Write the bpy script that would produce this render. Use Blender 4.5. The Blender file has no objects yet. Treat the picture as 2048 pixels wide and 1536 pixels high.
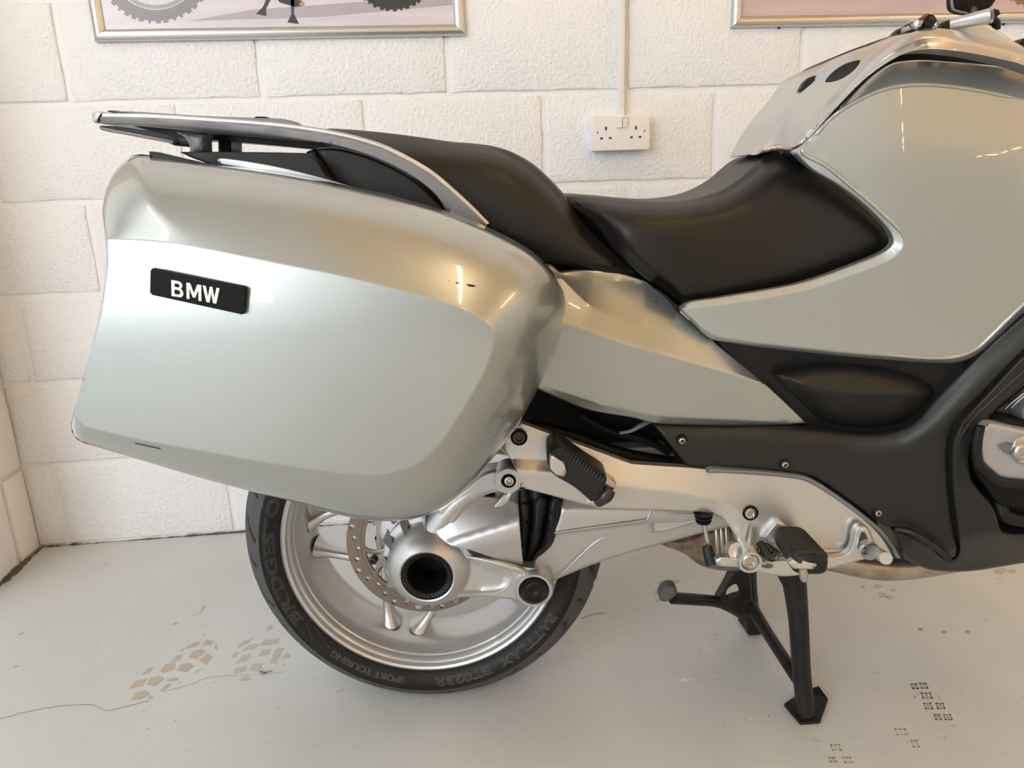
import bpy, bmesh, math, random
import numpy as np
from mathutils import Vector, Matrix
from mathutils.geometry import delaunay_2d_cdt
random.seed(7); rng = np.random.default_rng(5)
scene = bpy.context.scene
COL = scene.collection

# ------------------------------------------------------------------ camera
FPX = 1452.19
PITCH, YAW, ROLL = 0.267506, 0.0918642, -0.0352659
CAM = np.array([0.3946583, -1.931317, 0.9151548])
cp, sp_ = math.cos(PITCH), math.sin(PITCH); cy_, sy_ = math.cos(YAW), math.sin(YAW)
FW = np.array([sy_*cp, cy_*cp, -sp_]); R0 = np.array([cy_, -sy_, 0.0]); U0 = np.cross(R0, FW)
cr, sr = math.cos(ROLL), math.sin(ROLL)
RT = cr*R0 + sr*U0; UP = -sr*R0 + cr*U0
cam_d = bpy.data.cameras.new('camera'); cam = bpy.data.objects.new('camera', cam_d); COL.objects.link(cam)
cam_d.sensor_width = 36.0; cam_d.lens = FPX*36.0/2048.0; cam_d.clip_start = 0.02
cam.matrix_world = Matrix(((RT[0], UP[0], -FW[0], CAM[0]), (RT[1], UP[1], -FW[1], CAM[1]), (RT[2], UP[2], -FW[2], CAM[2]), (0, 0, 0, 1)))
scene.camera = cam
scene.view_settings.view_transform = 'Standard'; scene.view_settings.look = 'None'
scene.view_settings.gamma = 1.0; scene.view_settings.use_curve_mapping = False
scene.view_settings.exposure = 0.15

# ------------------------------------------------------------------ light
world = bpy.data.worlds.new('world'); scene.world = world; world.use_nodes = True
bg = world.node_tree.nodes['Background']; bg.inputs[0].default_value = (0.86, 0.93, 1.0, 1); bg.inputs[1].default_value = 1.2
def area(name, loc, target, sx, sy, power, color):
    l = bpy.data.lights.new(name, 'AREA'); l.shape = 'RECTANGLE'; l.size = sx; l.size_y = sy; l.energy = power; l.color = color
    o = bpy.data.objects.new(name, l); COL.objects.link(o); o.location = loc
    o.rotation_euler = (Vector(target)-Vector(loc)).to_track_quat('-Z', 'Y').to_euler(); return o
area('doorway_daylight', (-3.2, -5.2, 2.2), (0.5, 0, 0.8), 2.6, 2.5, 110, (0.95, 0.98, 1.0))

# ------------------------------------------------------------------ frames of reference
PSI = 0.1145; ORG = np.array([0.342, -0.7155, 0.0])
BX = np.array([math.cos(PSI), -math.sin(PSI), 0]); BN = np.array([math.sin(PSI), math.cos(PSI), 0]); BM = np.array([BX, BN, [0, 0, 1.0]])
CL = BM@(CAM-ORG); RL, UL, FL = BM@RT, BM@UP, BM@FW
def U(x, y, Y):                     # photo position + lateral distance -> bike coordinates
    x = np.asarray(x, float); y = np.asarray(y, float); Y = np.asarray(Y, float)
    d = RL*((x-1024)/FPX)[..., None] + UL*((768-y)/FPX)[..., None] + FL
    return CL + d*((Y-CL[1])/d[..., 1])[..., None]
def UZ(x, y, Z=0.0):
    d = RL*(x-1024)/FPX + UL*(768-y)/FPX + FL
    return CL + d*((Z-CL[2])/d[2])
def WP(x, y, Y=0.0):                # same, room coordinates, on the plane Y
    d = RT*(x-1024)/FPX + UP*(768-y)/FPX + FW
    return CAM + d*((Y-CAM[1])/d[1])
def WF(x, y, Z=0.0):
    d = RT*(x-1024)/FPX + UP*(768-y)/FPX + FW
    return CAM + d*((Z-CAM[2])/d[2])
def pxs(Y): return (Y-CL[1])*0.97/FPX   # metres per photo pixel near the plane Y

# ------------------------------------------------------------------ materials
def mat(name, color, rough=0.5, metal=0.0, coat=0.0, coat_rough=0.05, bump=0.0, bscale=200.0, var=0.0, vscale=6.0, var_col=None, spec=0.5, bdist=0.001, detail=4.0, rvar=0.0):
    m = bpy.data.materials.new(name); m.use_nodes = True; nt = m.node_tree; b = nt.nodes['Principled BSDF']
    b.inputs['Base Color'].default_value = (*color, 1); b.inputs['Roughness'].default_value = rough; b.inputs['Metallic'].default_value = metal
    b.inputs['Coat Weight'].default_value = coat; b.inputs['Coat Roughness'].default_value = coat_rough; b.inputs['Specular IOR Level'].default_value = spec
    tc = nt.nodes.new('ShaderNodeTexCoord')
    if bump:
        n = nt.nodes.new('ShaderNodeTexNoise'); n.inputs['Scale'].default_value = bscale; n.inputs['Detail'].default_value = detail
        bp = nt.nodes.new('ShaderNodeBump'); bp.inputs['Strength'].default_value = bump; bp.inputs['Distance'].default_value = bdist
        nt.links.new(tc.outputs['Object'], n.inputs['Vector']); nt.links.new(n.outputs['Fac'], bp.inputs['Height']); nt.links.new(bp.outputs['Normal'], b.inputs['Normal'])
    if var:
        n = nt.nodes.new('ShaderNodeTexNoise'); n.inputs['Scale'].default_value = vscale; n.inputs['Detail'].default_value = 6
        nt.links.new(tc.outputs['Object'], n.inputs['Vector'])
        r = nt.nodes.new('ShaderNodeValToRGB'); r.color_ramp.elements[0].position = 0.35; r.color_ramp.elements[1].position = 0.68
        c2 = var_col or tuple(c*(1-var) for c in color)
        r.color_ramp.elements[0].color = (*color, 1); r.color_ramp.elements[1].color = (*c2, 1)
        nt.links.new(n.outputs['Fac'], r.inputs['Fac']); nt.links.new(r.outputs['Color'], b.inputs['Base Color'])
    if rvar:
        n = nt.nodes.new('ShaderNodeTexNoise'); n.inputs['Scale'].default_value = 14; n.inputs['Detail'].default_value = 8
        nt.links.new(tc.outputs['Object'], n.inputs['Vector'])
        mr = nt.nodes.new('ShaderNodeMapRange'); mr.inputs['To Min'].default_value = rough-rvar; mr.inputs['To Max'].default_value = rough+rvar
        nt.links.new(n.outputs['Fac'], mr.inputs['Value']); nt.links.new(mr.outputs['Result'], b.inputs['Roughness'])
    return m
M = {}
M['paint'] = mat('silver_green_paint', (0.40, 0.425, 0.41), rough=0.33, metal=0.70, coat=1.0, coat_rough=0.03, bump=0.04, bscale=2500, bdist=0.0002)
M['wall'] = mat('white_masonry_paint', (0.84, 0.85, 0.87), rough=0.55, bump=0.8, bscale=110, bdist=0.006, detail=4)
M['sidewall'] = mat('cream_masonry_paint', (0.86, 0.81, 0.77), rough=0.6, bump=0.5, bscale=95, bdist=0.003)
M['mortar'] = mat('painted_mortar', (0.84, 0.85, 0.865), rough=0.6, bump=0.6, bscale=60, bdist=0.003)
M['alu'] = mat('silver_cast_alloy', (0.55, 0.55, 0.55), rough=0.38, metal=0.8, coat=0.0, coat_rough=0.15, bump=0.10, bscale=900, bdist=0.0004)
M['alu_plate'] = mat('satin_alloy_plate', (0.62, 0.615, 0.60), rough=0.36, metal=0.85, bump=0.07, bscale=1400, bdist=0.0003)
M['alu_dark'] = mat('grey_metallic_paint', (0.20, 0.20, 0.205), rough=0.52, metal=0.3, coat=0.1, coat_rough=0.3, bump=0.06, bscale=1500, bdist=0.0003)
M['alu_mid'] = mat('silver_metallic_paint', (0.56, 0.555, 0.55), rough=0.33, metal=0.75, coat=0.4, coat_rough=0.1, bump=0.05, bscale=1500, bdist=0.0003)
M['rim'] = mat('silver_wheel_paint', (0.58, 0.58, 0.575), rough=0.32, metal=0.75, coat=0.4, coat_rough=0.1)
M['rubber'] = mat('tyre_rubber', (0.008, 0.0072, 0.0068), spec=0.25, rough=0.5, bump=0.12, bscale=500, var=0.5, vscale=9, var_col=(0.016, 0.014, 0.013))
M['tread'] = mat('worn_tread_rubber', (0.060, 0.061, 0.064), rough=0.66, bump=0.15, bscale=300, var=0.4, vscale=14, var_col=(0.048, 0.046, 0.046))
M['vinyl'] = mat('black_seat_vinyl', (0.010, 0.0082, 0.0075), rough=0.40, bump=0.22, bscale=900, bdist=0.0006, spec=0.30)
M['plastic'] = mat('black_moulded_plastic', (0.006, 0.0055, 0.006), spec=0.28, rough=0.42, bump=0.1, bscale=1200, bdist=0.0003)
M['black'] = mat('black_paint_and_dark_fill', (0.003, 0.003, 0.003), rough=0.5, spec=0.2)
M['graphite'] = mat('graphite_fairing_plastic', (0.022, 0.0215, 0.0195), rough=0.36, metal=0.3, spec=0.33, bump=0.05, bscale=1800, bdist=0.0002, coat=0.0, coat_rough=0.3)
M['pad'] = mat('soft_black_pad', (0.010, 0.0095, 0.009), spec=0.35, rough=0.45, bump=0.08, bscale=1500, bdist=0.0002)
M['brake'] = mat('worn_brake_steel', (0.23, 0.185, 0.15), rough=0.42, metal=0.75, bump=0.1, bscale=300)
M['steel'] = mat('zinc_plated_steel', (0.55, 0.52, 0.48), rough=0.28, metal=1.0)
M['darksteel'] = mat('blackened_steel', (0.06, 0.05, 0.045), rough=0.35, metal=0.8)
M['rust'] = mat('rusty_exhaust_steel', (0.16, 0.10, 0.07), rough=0.6, metal=0.6, bump=0.4, bscale=120, var=0.5, vscale=45, var_col=(0.33, 0.27, 0.21))
M['pipe'] = mat('discoloured_exhaust_pipe', (0.50, 0.46, 0.40), rough=0.32, metal=0.9, var=0.4, vscale=22, var_col=(0.30, 0.25, 0.20))
M['stand'] = mat('black_stand_enamel', (0.006, 0.006, 0.006), spec=0.3, rough=0.38, bump=0.25, bscale=160, var=0.5, vscale=22, var_col=(0.018, 0.014, 0.012))
M['badge'] = mat('badge_black', (0.005, 0.0045, 0.005), spec=0.15, rough=0.5)
M['white'] = mat('white_plastic', (0.82, 0.80, 0.78), rough=0.35)
M['letter'] = mat('white_badge_lettering', (0.85, 0.85, 0.84), rough=0.4)
M['hole'] = mat('dark_socket_slot', (0.01, 0.01, 0.01), rough=0.6)
M['red'] = mat('red_switch_plastic', (0.30, 0.02, 0.02), rough=0.4)
M['redled'] = mat('dark_red_plug', (0.10, 0.012, 0.012), rough=0.5)
M['frame'] = mat('anodised_frame', (0.62, 0.61, 0.59), rough=0.3, metal=0.85)
M['conduit'] = mat('white_conduit_plastic', (0.83, 0.80, 0.76), rough=0.4)
M['ceiling'] = mat('tan_ceiling_board', (0.88, 0.58, 0.26), rough=0.8, var=0.2, vscale=1.2)
M['room'] = mat('room_wall_paint', (0.80, 0.81, 0.81), rough=0.7, var=0.1, vscale=1.5)
M['dirt'] = mat('dark_floor_dirt', (0.10, 0.08, 0.065), rough=0.9, bump=0.5, bscale=200)
M['mud'] = mat('dried_mud_mark', (0.50, 0.445, 0.34), rough=0.5, var=0.1, vscale=30)
M['mudpale'] = mat('pale_mud_mark', (0.50, 0.475, 0.40), rough=0.45, var=0.1, vscale=30)
M['mudgrey'] = mat('grey_mud_mark', (0.26, 0.22, 0.17), rough=0.5, var=0.3, vscale=60, var_col=(0.40, 0.36, 0.30))
M['chip'] = mat('pale_paint_chip', (0.80, 0.78, 0.72), rough=0.6)

def floor_mat():
    m = bpy.data.materials.new('grey_green_floor_paint'); m.use_nodes = True; nt = m.node_tree; b = nt.nodes['Principled BSDF']
    tc = nt.nodes.new('ShaderNodeTexCoord'); L = nt.links
    def noise(s, d=6, st=(1, 1, 1)):
        mp = nt.nodes.new('ShaderNodeMapping'); mp.inputs['Scale'].default_value = st; L.new(tc.outputs['Object'], mp.inputs['Vector'])
        n = nt.nodes.new('ShaderNodeTexNoise'); n.inputs['Scale'].default_value = s; n.inputs['Detail'].default_value = d; L.new(mp.outputs['Vector'], n.inputs['Vector']); return n
    def ramp(n, p0, p1, c0, c1):
        r = nt.nodes.new('ShaderNodeValToRGB'); r.color_ramp.elements[0].position = p0; r.color_ramp.elements[1].position = p1
        r.color_ramp.elements[0].color = (*c0, 1); r.color_ramp.elements[1].color = (*c1, 1); L.new(n.outputs['Fac'], r.inputs['Fac']); return r
    a = ramp(noise(2.2), 0.3, 0.7, (0.60, 0.62, 0.62), (0.54, 0.555, 0.55))
    c = ramp(noise(38, 10, (1, 2.2, 1)), 0.62, 0.76, (1, 1, 1), (0.80, 0.77, 0.72))
    d = ramp(noise(260, 2), 0.72, 0.76, (1, 1, 1), (0.72, 0.70, 0.66))
    m1 = nt.nodes.new('ShaderNodeMixRGB'); m1.blend_type = 'MULTIPLY'; m1.inputs[0].default_value = 0.5; L.new(a.outputs[0], m1.inputs[1]); L.new(c.outputs[0], m1.inputs[2])
    m2 = nt.nodes.new('ShaderNodeMixRGB'); m2.blend_type = 'MULTIPLY'; m2.inputs[0].default_value = 0.6; L.new(m1.outputs[0], m2.inputs[1]); L.new(d.outputs[0], m2.inputs[2])
    L.new(m2.outputs[0], b.inputs['Base Color'])
    mr = nt.nodes.new('ShaderNodeMapRange'); mr.inputs['To Min'].default_value = 0.28; mr.inputs['To Max'].default_value = 0.5; L.new(noise(9, 8).outputs['Fac'], mr.inputs['Value']); L.new(mr.outputs[0], b.inputs['Roughness'])
    bp = nt.nodes.new('ShaderNodeBump'); bp.inputs['Strength'].default_value = 0.25; bp.inputs['Distance'].default_value = 0.002
    L.new(noise(26, 8).outputs['Fac'], bp.inputs['Height']); L.new(bp.outputs[0], b.inputs['Normal'])
    return m
M['floor'] = floor_mat()
def emit(name, c, s):
    m = bpy.data.materials.new(name); m.use_nodes = True; b = m.node_tree.nodes['Principled BSDF']
    b.inputs['Base Color'].default_value = (0.8, 0.8, 0.8, 1); b.inputs['Emission Color'].default_value = (*c, 1); b.inputs['Emission Strength'].default_value = s; return m
M['tube'] = emit('white_tube_light', (0.97, 0.97, 1.0), 44)
M['tube_warm'] = emit('warm_tube_light', (1.0, 0.70, 0.36), 46)
M['ceiling_near'] = mat('white_ceiling_board', (0.62, 0.62, 0.61), rough=0.8)

# ------------------------------------------------------------------ mesh helpers
def link(name, me, parent=None, m=None):
    o = bpy.data.objects.new(name, me); COL.objects.link(o)
    if parent is not None: o.parent = parent
    if m is not None: me.materials.append(m)
    return o
def mesh(name, V, F, m, parent=None, smooth=True, sharp=None):
    me = bpy.data.meshes.new(name); me.from_pydata([tuple(map(float, v)) for v in V], [], [tuple(map(int, f)) for f in F]); me.update()
    bm = bmesh.new(); bm.from_mesh(me); bmesh.ops.recalc_face_normals(bm, faces=bm.faces); bm.to_mesh(me); bm.free()
    me.polygons.foreach_set('use_smooth', [smooth]*len(me.polygons))
    if smooth and sharp: me.set_sharp_from_angle(angle=math.radians(sharp))
    return link(name, me, parent, m)
def bobj(name, bm, m, parent=None, smooth=True, sharp=35):
    bmesh.ops.recalc_face_normals(bm, faces=bm.faces)
    me = bpy.data.meshes.new(name); bm.to_mesh(me); bm.free()
    me.polygons.foreach_set('use_smooth', [smooth]*len(me.polygons))
    if smooth: me.set_sharp_from_angle(angle=math.radians(sharp))
    return link(name, me, parent, m)
def tag(o, label=None, cat=None, group=None, kind=None):
    for k, v in (('label', label), ('category', cat), ('group', group), ('kind', kind)):
        if v: o[k] = v
    return o
def empty(name, loc, rz=0):
    o = bpy.data.objects.new(name, None); COL.objects.link(o); o.location = loc; o.rotation_euler = (0, 0, rz); o.empty_display_size = 0.05; return o
def spl(P, closed=False, step=9.0):
    """centripetal spline through 2D/3D points; a trailing 's' makes a corner."""
    pts = []; sh = []
    for p in P:
        if p[-1] == 's': pts.append(p[:-1]); sh.append(True)
        else: pts.append(p); sh.append(False)
    D = max(len(p) for p in pts); A = np.array([list(p)+[1.0]*(D-len(p)) for p in pts], float); n = len(A)
    out = []
    for i in range(n if closed else n-1):
        p1, p2 = A[i], A[(i+1) % n]
        p0 = A[i-1] if (closed or i > 0) else 2*p1-p2
        p3 = A[(i+2) % n] if (closed or i+2 < n) else 2*p2-p1
        if sh[i]: p0 = 2*p1-p2
        if sh[(i+1) % n]: p3 = 2*p2-p1
        d1 = max(np.linalg.norm((p1-p0)[:2]), 1e-6)**.5; d2 = max(np.linalg.norm((p2-p1)[:2]), 1e-6)**.5; d3 = max(np.linalg.norm((p3-p2)[:2]), 1e-6)**.5
        m1 = (p1-p0)/d1-(p2-p0)/(d1+d2)+(p2-p1)/d2; m2 = (p2-p1)/d2-(p3-p1)/(d2+d3)+(p3-p2)/d3
        m1 *= d2; m2 *= d2
        k = max(1, int(np.linalg.norm((p2-p1)[:2])/step))
        for j in range(k):
            t = j/k; out.append((2*t**3-3*t*t+1)*p1+(t**3-2*t*t+t)*m1+(-2*t**3+3*t*t)*p2+(t**3-t*t)*m2)
    if not closed: out.append(A[-1])
    return np.array(out)
def seg_dist(P, A, closed=True):
    B = np.roll(A, -1, 0) if closed else A[1:]; A_ = A if closed else A[:-1]
    best = np.full(len(P), 1e9); ind = np.zeros(len(P), int); tt = np.zeros(len(P))
    for i in range(len(A_)):
        a = A_[i, :2]; d = B[i, :2]-a; L = d@d+1e-12
        t = np.clip(((P-a)@d)/L, 0, 1); q = np.hypot(*(P-(a+t[:, None]*d)).T)
        s = q < best; best[s] = q[s]; ind[s] = i; tt[s] = t[s]
    return best, ind, tt
def inside(P, A):
    c = np.zeros(len(P), bool); n = len(A)
    for i in range(n):
        x1, y1 = A[i, :2]; x2, y2 = A[(i+1) % n, :2]
        if y1 == y2: continue
        k = ((y1 > P[:, 1]) != (y2 > P[:, 1])) & (P[:, 0] < (x2-x1)*(P[:, 1]-y1)/(y2-y1)+x1)
        c ^= k
    return c
def const(Y): return lambda x, y: np.full(np.shape(x), float(Y))
def plane(p0, p1, p2):
    A = np.array([[p[0], p[1], 1] for p in (p0, p1, p2)], float); k = np.linalg.solve(A, [p[2] for p in (p0, p1, p2)])
    return lambda x, y: k[0]*x+k[1]*y+k[2]
def rows(*R):                       # depth given along several left-to-right lines, linear between them
    R = [np.array(sorted(r), float) for r in R]
    def f(x, y):
        x = np.asarray(x, float); y = np.asarray(y, float)
        ys = np.array([np.interp(x, r[:, 0], r[:, 1]) for r in R]); Ys = np.array([np.interp(x, r[:, 0], r[:, 2]) for r in R])
        out = Ys[0].copy()
        for k in range(len(R)-1):
            t = np.clip((y-ys[k])/np.maximum(ys[k+1]-ys[k], 1e-3), 0, 1)
            s = y >= ys[k]; out = np.where(s, Ys[k]+(Ys[k+1]-Ys[k])*t, out)
        return out
    return f
def dome(inner, outline, Yf, g):    # face inside a crease loop, falling off to a given drop at the outline
    O = spl(outline, True, 12); I = spl(inner, True, 12)
    def f(x, y):
        P = np.stack([np.ravel(x), np.ravel(y)], 1)
        d1 = seg_dist(P, I)[0]; d1[inside(P, I)] = 0
        d2 = seg_dist(P, O)[0]
        w = 1/(np.hypot(P[:, None, 0]-O[None, :, 0], P[:, None, 1]-O[None, :, 1])+2)**3
        E = (w*O[None, :, 2]).sum(1)/w.sum(1)
        t = d1/(d1+d2+1e-9)
        return (Yf(P[:, 0], P[:, 1])+E*g(t)).reshape(np.shape(x))
    return f
def panel(name, outline, depth, m, parent, edge=(5, .004), back=.012, backY=None, step=14, creases=(), ostep=8, holes=(), to=U, sharp=50):
    O = spl(outline, True, ostep); W = O[:, 2] if O.shape[1] > 2 else np.ones(len(O))
    H = [spl(h, True, 4) for h in holes]
    r, dY = edge
    verts = [tuple(p[:2]) for p in O]; faces = [list(range(len(O)))]; edges = []
    for h in H:
        s = len(verts); verts += [tuple(p[:2]) for p in h]; edges += [(s+i, s+(i+1) % len(h)) for i in range(len(h))]
    nx = np.roll(O[:, :2], -1, 0)-np.roll(O[:, :2], 1, 0); nx /= np.linalg.norm(nx, axis=1)[:, None]+1e-9; nor = np.stack([-nx[:, 1], nx[:, 0]], 1)
    cand = []
    offs = [q for q in (0.04, 0.13, 0.28, 0.5, 0.75, 1.0, 1.3)] if r > 0 else [1.0]
    for q in offs:
        d = max(q*r, 0.35) if r > 0 else step*.7
        for sgn in (1, -1):
            C = O[:, :2]+nor*d*sgn; dd = seg_dist(C, O)[0]; C = C[(dd > d*0.93) & inside(C, O)]
            if len(C): cand.append(C)
    x0, y0 = O[:, :2].min(0); x1, y1 = O[:, :2].max(0)
    gx, gy = np.meshgrid(np.arange(x0, x1, step), np.arange(y0, y1, step)); gx = gx+(np.arange(gx.shape[0]) % 2)[:, None]*step*.5
    G = np.stack([gx.ravel(), gy.ravel()], 1); G = G[inside(G, O)]; G = G[seg_dist(G, O)[0] > max(r*1.3, step*.3)+step*.35]
    Cr = [spl(c, False, min(step, 10)) for c in creases]
    for c in Cr:
        G = G[seg_dist(G, c, False)[0] > 6]
        cand = [q[seg_dist(q, c, False)[0] > 1.0] for q in cand]
        t = np.gradient(c[:, :2], axis=0); t /= np.linalg.norm(t, axis=1)[:, None]+1e-9; nn = np.stack([-t[:, 1], t[:, 0]], 1)
        for s in (-3, 3):
            q = c[:, :2]+nn*s; q = q[inside(q, O)]
            if len(q): q = q[seg_dist(q, O)[0] > 1.5]; G = np.vstack([G, q])
        q = c[:, :2]; k = inside(q, O)&(seg_dist(q, O)[0] > .8)
        idx = {}
        for i in range(len(q)):
            if k[i]: idx[i] = len(verts); verts.append(tuple(q[i]))
        for i in range(len(q)-1):
            if i in idx and i+1 in idx: edges.append((idx[i], idx[i+1]))
    for q in cand+[G]: verts += [tuple(p) for p in q]
    hv, he, hf, *_ = delaunay_2d_cdt([Vector(v) for v in verts], edges, faces, 1, 0.02)
    P = np.array([[v.x, v.y] for v in hv]); F = [list(f) for f in hf]
    cen = np.array([P[f].mean(0) for f in F]); keep = inside(cen, O)
    for h in H: keep &= ~inside(cen, h)
    F = [f for f, k in zip(F, keep) if k]
    d, ii, tt = seg_dist(P, O)
    Y = depth(P[:, 0], P[:, 1])
    if r > 0:
        w = W[ii]*(1-tt)+W[(ii+1) % len(W)]*tt
        q = np.clip(1-d/r, 0, 1); Y = Y+dY*w*(1-np.sqrt(np.maximum(1-q*q, 0)))
    V = to(P[:, 0], P[:, 1], Y)
    # border skirt and back
    cnt = {}
    for f in F:
        for a, b in zip(f, f[1:]+f[:1]): cnt[(a, b)] = 1
    bd = [(a, b) for (a, b) in cnt if (b, a) not in cnt]
    used = sorted({a for e in bd for a in e}); n0 = len(V); mp = {a: n0+i for i, a in enumerate(used)}
    Bk = V[used].copy(); Bk[:, 1] = (Bk[:, 1]+back) if backY is None else np.maximum(backY, Bk[:, 1]+.001)
    V = np.vstack([V, Bk]); Fs = F+[[b, a, mp[a], mp[b]] for a, b in bd]
    back_f = [[mp[a] for a in reversed(f)] for f in F if all(a in mp for a in f)]
    nxt = dict((a, b) for a, b in bd); loop = []; s = bd[0][0]; a = s
    while True:
        loop.append(mp[a]); a = nxt.get(a)
        if a is None or a == s or len(loop) > len(bd): break
    if not H and len(loop) == len(bd): Fs.append(loop)
    me = bpy.data.meshes.new(name); me.from_pydata([tuple(v) for v in V], [], Fs); me.update()
    bm = bmesh.new(); bm.from_mesh(me)
    bmesh.ops.delete(bm, geom=[v for v in bm.verts if not v.link_faces], context='VERTS')
    bmesh.ops.triangulate(bm, faces=[f for f in bm.faces if len(f.verts) > 4])
    bmesh.ops.recalc_face_normals(bm, faces=bm.faces)
    bm.to_mesh(me); bm.free()
    me.polygons.foreach_set('use_smooth', [True]*len(me.polygons)); me.set_sharp_from_angle(angle=math.radians(sharp))
    return link(name, me, parent, m)
def lathe(name, prof, c, m, parent, n=64, a0=0, a1=2*math.pi, sharp=30, axis=None):
    """profile of (radius, lateral Y) turned about a lateral axis through c=(x, z)."""
    full = abs(a1-a0-2*math.pi) < 1e-6; k = n if full else n+1
    V = []; F = []
    for i in range(k):
        a = a0+(a1-a0)*i/n
        for r, y in prof: V.append((c[0]+r*math.cos(a), y, c[1]+r*math.sin(a)))
    p = len(prof)
    for i in range(n):
        j = (i+1) % k
        for q in range(p-1): F.append((i*p+q, i*p+q+1, j*p+q+1, j*p+q))
    o = mesh(name, V, F, m, parent, True, sharp)
    me = o.data; bm = bmesh.new(); bm.from_mesh(me); bmesh.ops.remove_doubles(bm, verts=bm.verts, dist=1e-6); bmesh.ops.recalc_face_normals(bm, faces=bm.faces); bm.to_mesh(me); bm.free()
    me.polygons.foreach_set('use_smooth', [True]*len(me.polygons)); me.set_sharp_from_angle(angle=math.radians(sharp))
    return o
def tube_data(P, R, n=16, flat=1.0, up=(0, 1, 0), caps=True):
    P = np.array(P, float); R = np.broadcast_to(np.array(R, float), (len(P),)); T = np.gradient(P, axis=0); T /= np.linalg.norm(T, axis=1)[:, None]
    u = np.array(up, float); V = []; F = []
    for i in range(len(P)):
        a = u-T[i]*(u@T[i]); a /= np.linalg.norm(a)+1e-9; b = np.cross(T[i], a); u = a
        for k in range(n):
            t = 2*math.pi*k/n; V.append(P[i]+R[i]*(a*math.cos(t)*flat+b*math.sin(t)))
    for i in range(len(P)-1):
        for k in range(n): F.append((i*n+k, i*n+(k+1) % n, (i+1)*n+(k+1) % n, (i+1)*n+k))
    if caps: F.append(tuple(range(n-1, -1, -1))); F.append(tuple((len(P)-1)*n+k for k in range(n)))
    return V, F
def tube(name, P, R, m, parent=None, n=16, flat=1.0, up=(0, 1, 0), smooth_path=True, sharp=50):
    P = np.array(P, float); R = np.broadcast_to(np.array(R, float), (len(P),))
    if smooth_path and len(P) > 2:
        A = spl([tuple(p)+(r,) for p, r in zip(P, R)], False, 0.012*1) if False else None
        t = np.linspace(0, len(P)-1, (len(P)-1)*7+1); out = []
        for q in t:
            i = min(int(q), len(P)-2); s = q-i
            p0 = P[max(i-1, 0)]; p1 = P[i]; p2 = P[i+1]; p3 = P[min(i+2, len(P)-1)]
            out.append(0.5*((2*p1)+(-p0+p2)*s+(2*p0-5*p1+4*p2-p3)*s*s+(-p0+3*p1-3*p2+p3)*s**3))
        R = np.interp(t, np.arange(len(P)), R); P = np.array(out)
    V, F = tube_data(P, R, n, flat, up); return mesh(name, V, F, m, parent, True, sharp)
def join_data(L):
    V = []; F = []
    for v, f in L:
        s = len(V); V += [tuple(p) for p in v]; F += [tuple(i+s for i in q) for q in f]
    return V, F
def box_bm(bm, lo, hi, bev=0.0, seg=2):
    r = bmesh.ops.create_cube(bm, size=1.0); vs = r['verts']
    for v in vs: v.co = Vector([(lo[i]+hi[i])/2+v.co[i]*(hi[i]-lo[i]) for i in range(3)])
    if bev:
        es = list({e for v in vs for e in v.link_edges}); bmesh.ops.bevel(bm, geom=es, offset=bev, segments=seg, affect='EDGES', profile=0.6)
def bolt(c, r, parent, m=None, ring=None, h=.004, name='bolt', recess=True):
    """socket-headed bolt: dished head with a star recess, axis lateral; c=(x,y,z) of the head front."""
    x, y, z = c; m = m or M['steel']
    prof = [(0.0, y+h*.55), (r*.42, y+h*.55), (r*.46, y+h*.05), (r*.55, y-h*.15), (r*.85, y), (r, y+h*.5), (r, y+h*3)]
    V = []; F = []; n = 36; p = len(prof)
    for i in range(n):
        a = 2*math.pi*i/n; w = 1+0.16*math.cos(6*a)
        for q, (rr, yy) in enumerate(prof):
            s = w if q in (1, 2) else 1.0; V.append((x+rr*s*math.cos(a), yy, z+rr*s*math.sin(a)))
    for i in range(n):
        j = (i+1) % n
        for q in range(p-1): F.append((i*p+q, i*p+q+1, j*p+q+1, j*p+q))
    o = mesh(name, V, F, m, parent, True, 40)
    if ring: lathe('washer', [(r*1.0, y+h*1.0), (ring*.97, y+h*.3), (ring, y+h*.8), (ring, y+h*3)], (x, z), M['black'] if m != M['darksteel'] else M['darksteel'], o, 32)
    return o
def text_mesh(s, size=1.0, offset=0.0, extrude=0.0, outline=0.0, res=4, spacing=1.0):
    cu = bpy.data.curves.new('txt', 'FONT'); cu.body = s; cu.size = size; cu.resolution_u = res; cu.space_character = spacing
    if outline: cu.fill_mode = 'NONE'; cu.bevel_depth = outline; cu.bevel_resolution = 0; cu.offset = offset
    else: cu.extrude = extrude; cu.offset = offset
    ob = bpy.data.objects.new('txt', cu); COL.objects.link(ob); dg = bpy.context.evaluated_depsgraph_get(); dg.update()
    me = bpy.data.meshes.new_from_object(ob.evaluated_get(dg)); bpy.data.objects.remove(ob); bpy.data.curves.remove(cu)
    V = np.array([v.co[:] for v in me.vertices]); F = [list(p.vertices) for p in me.polygons]; bpy.data.meshes.remove(me); return V, F

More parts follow.
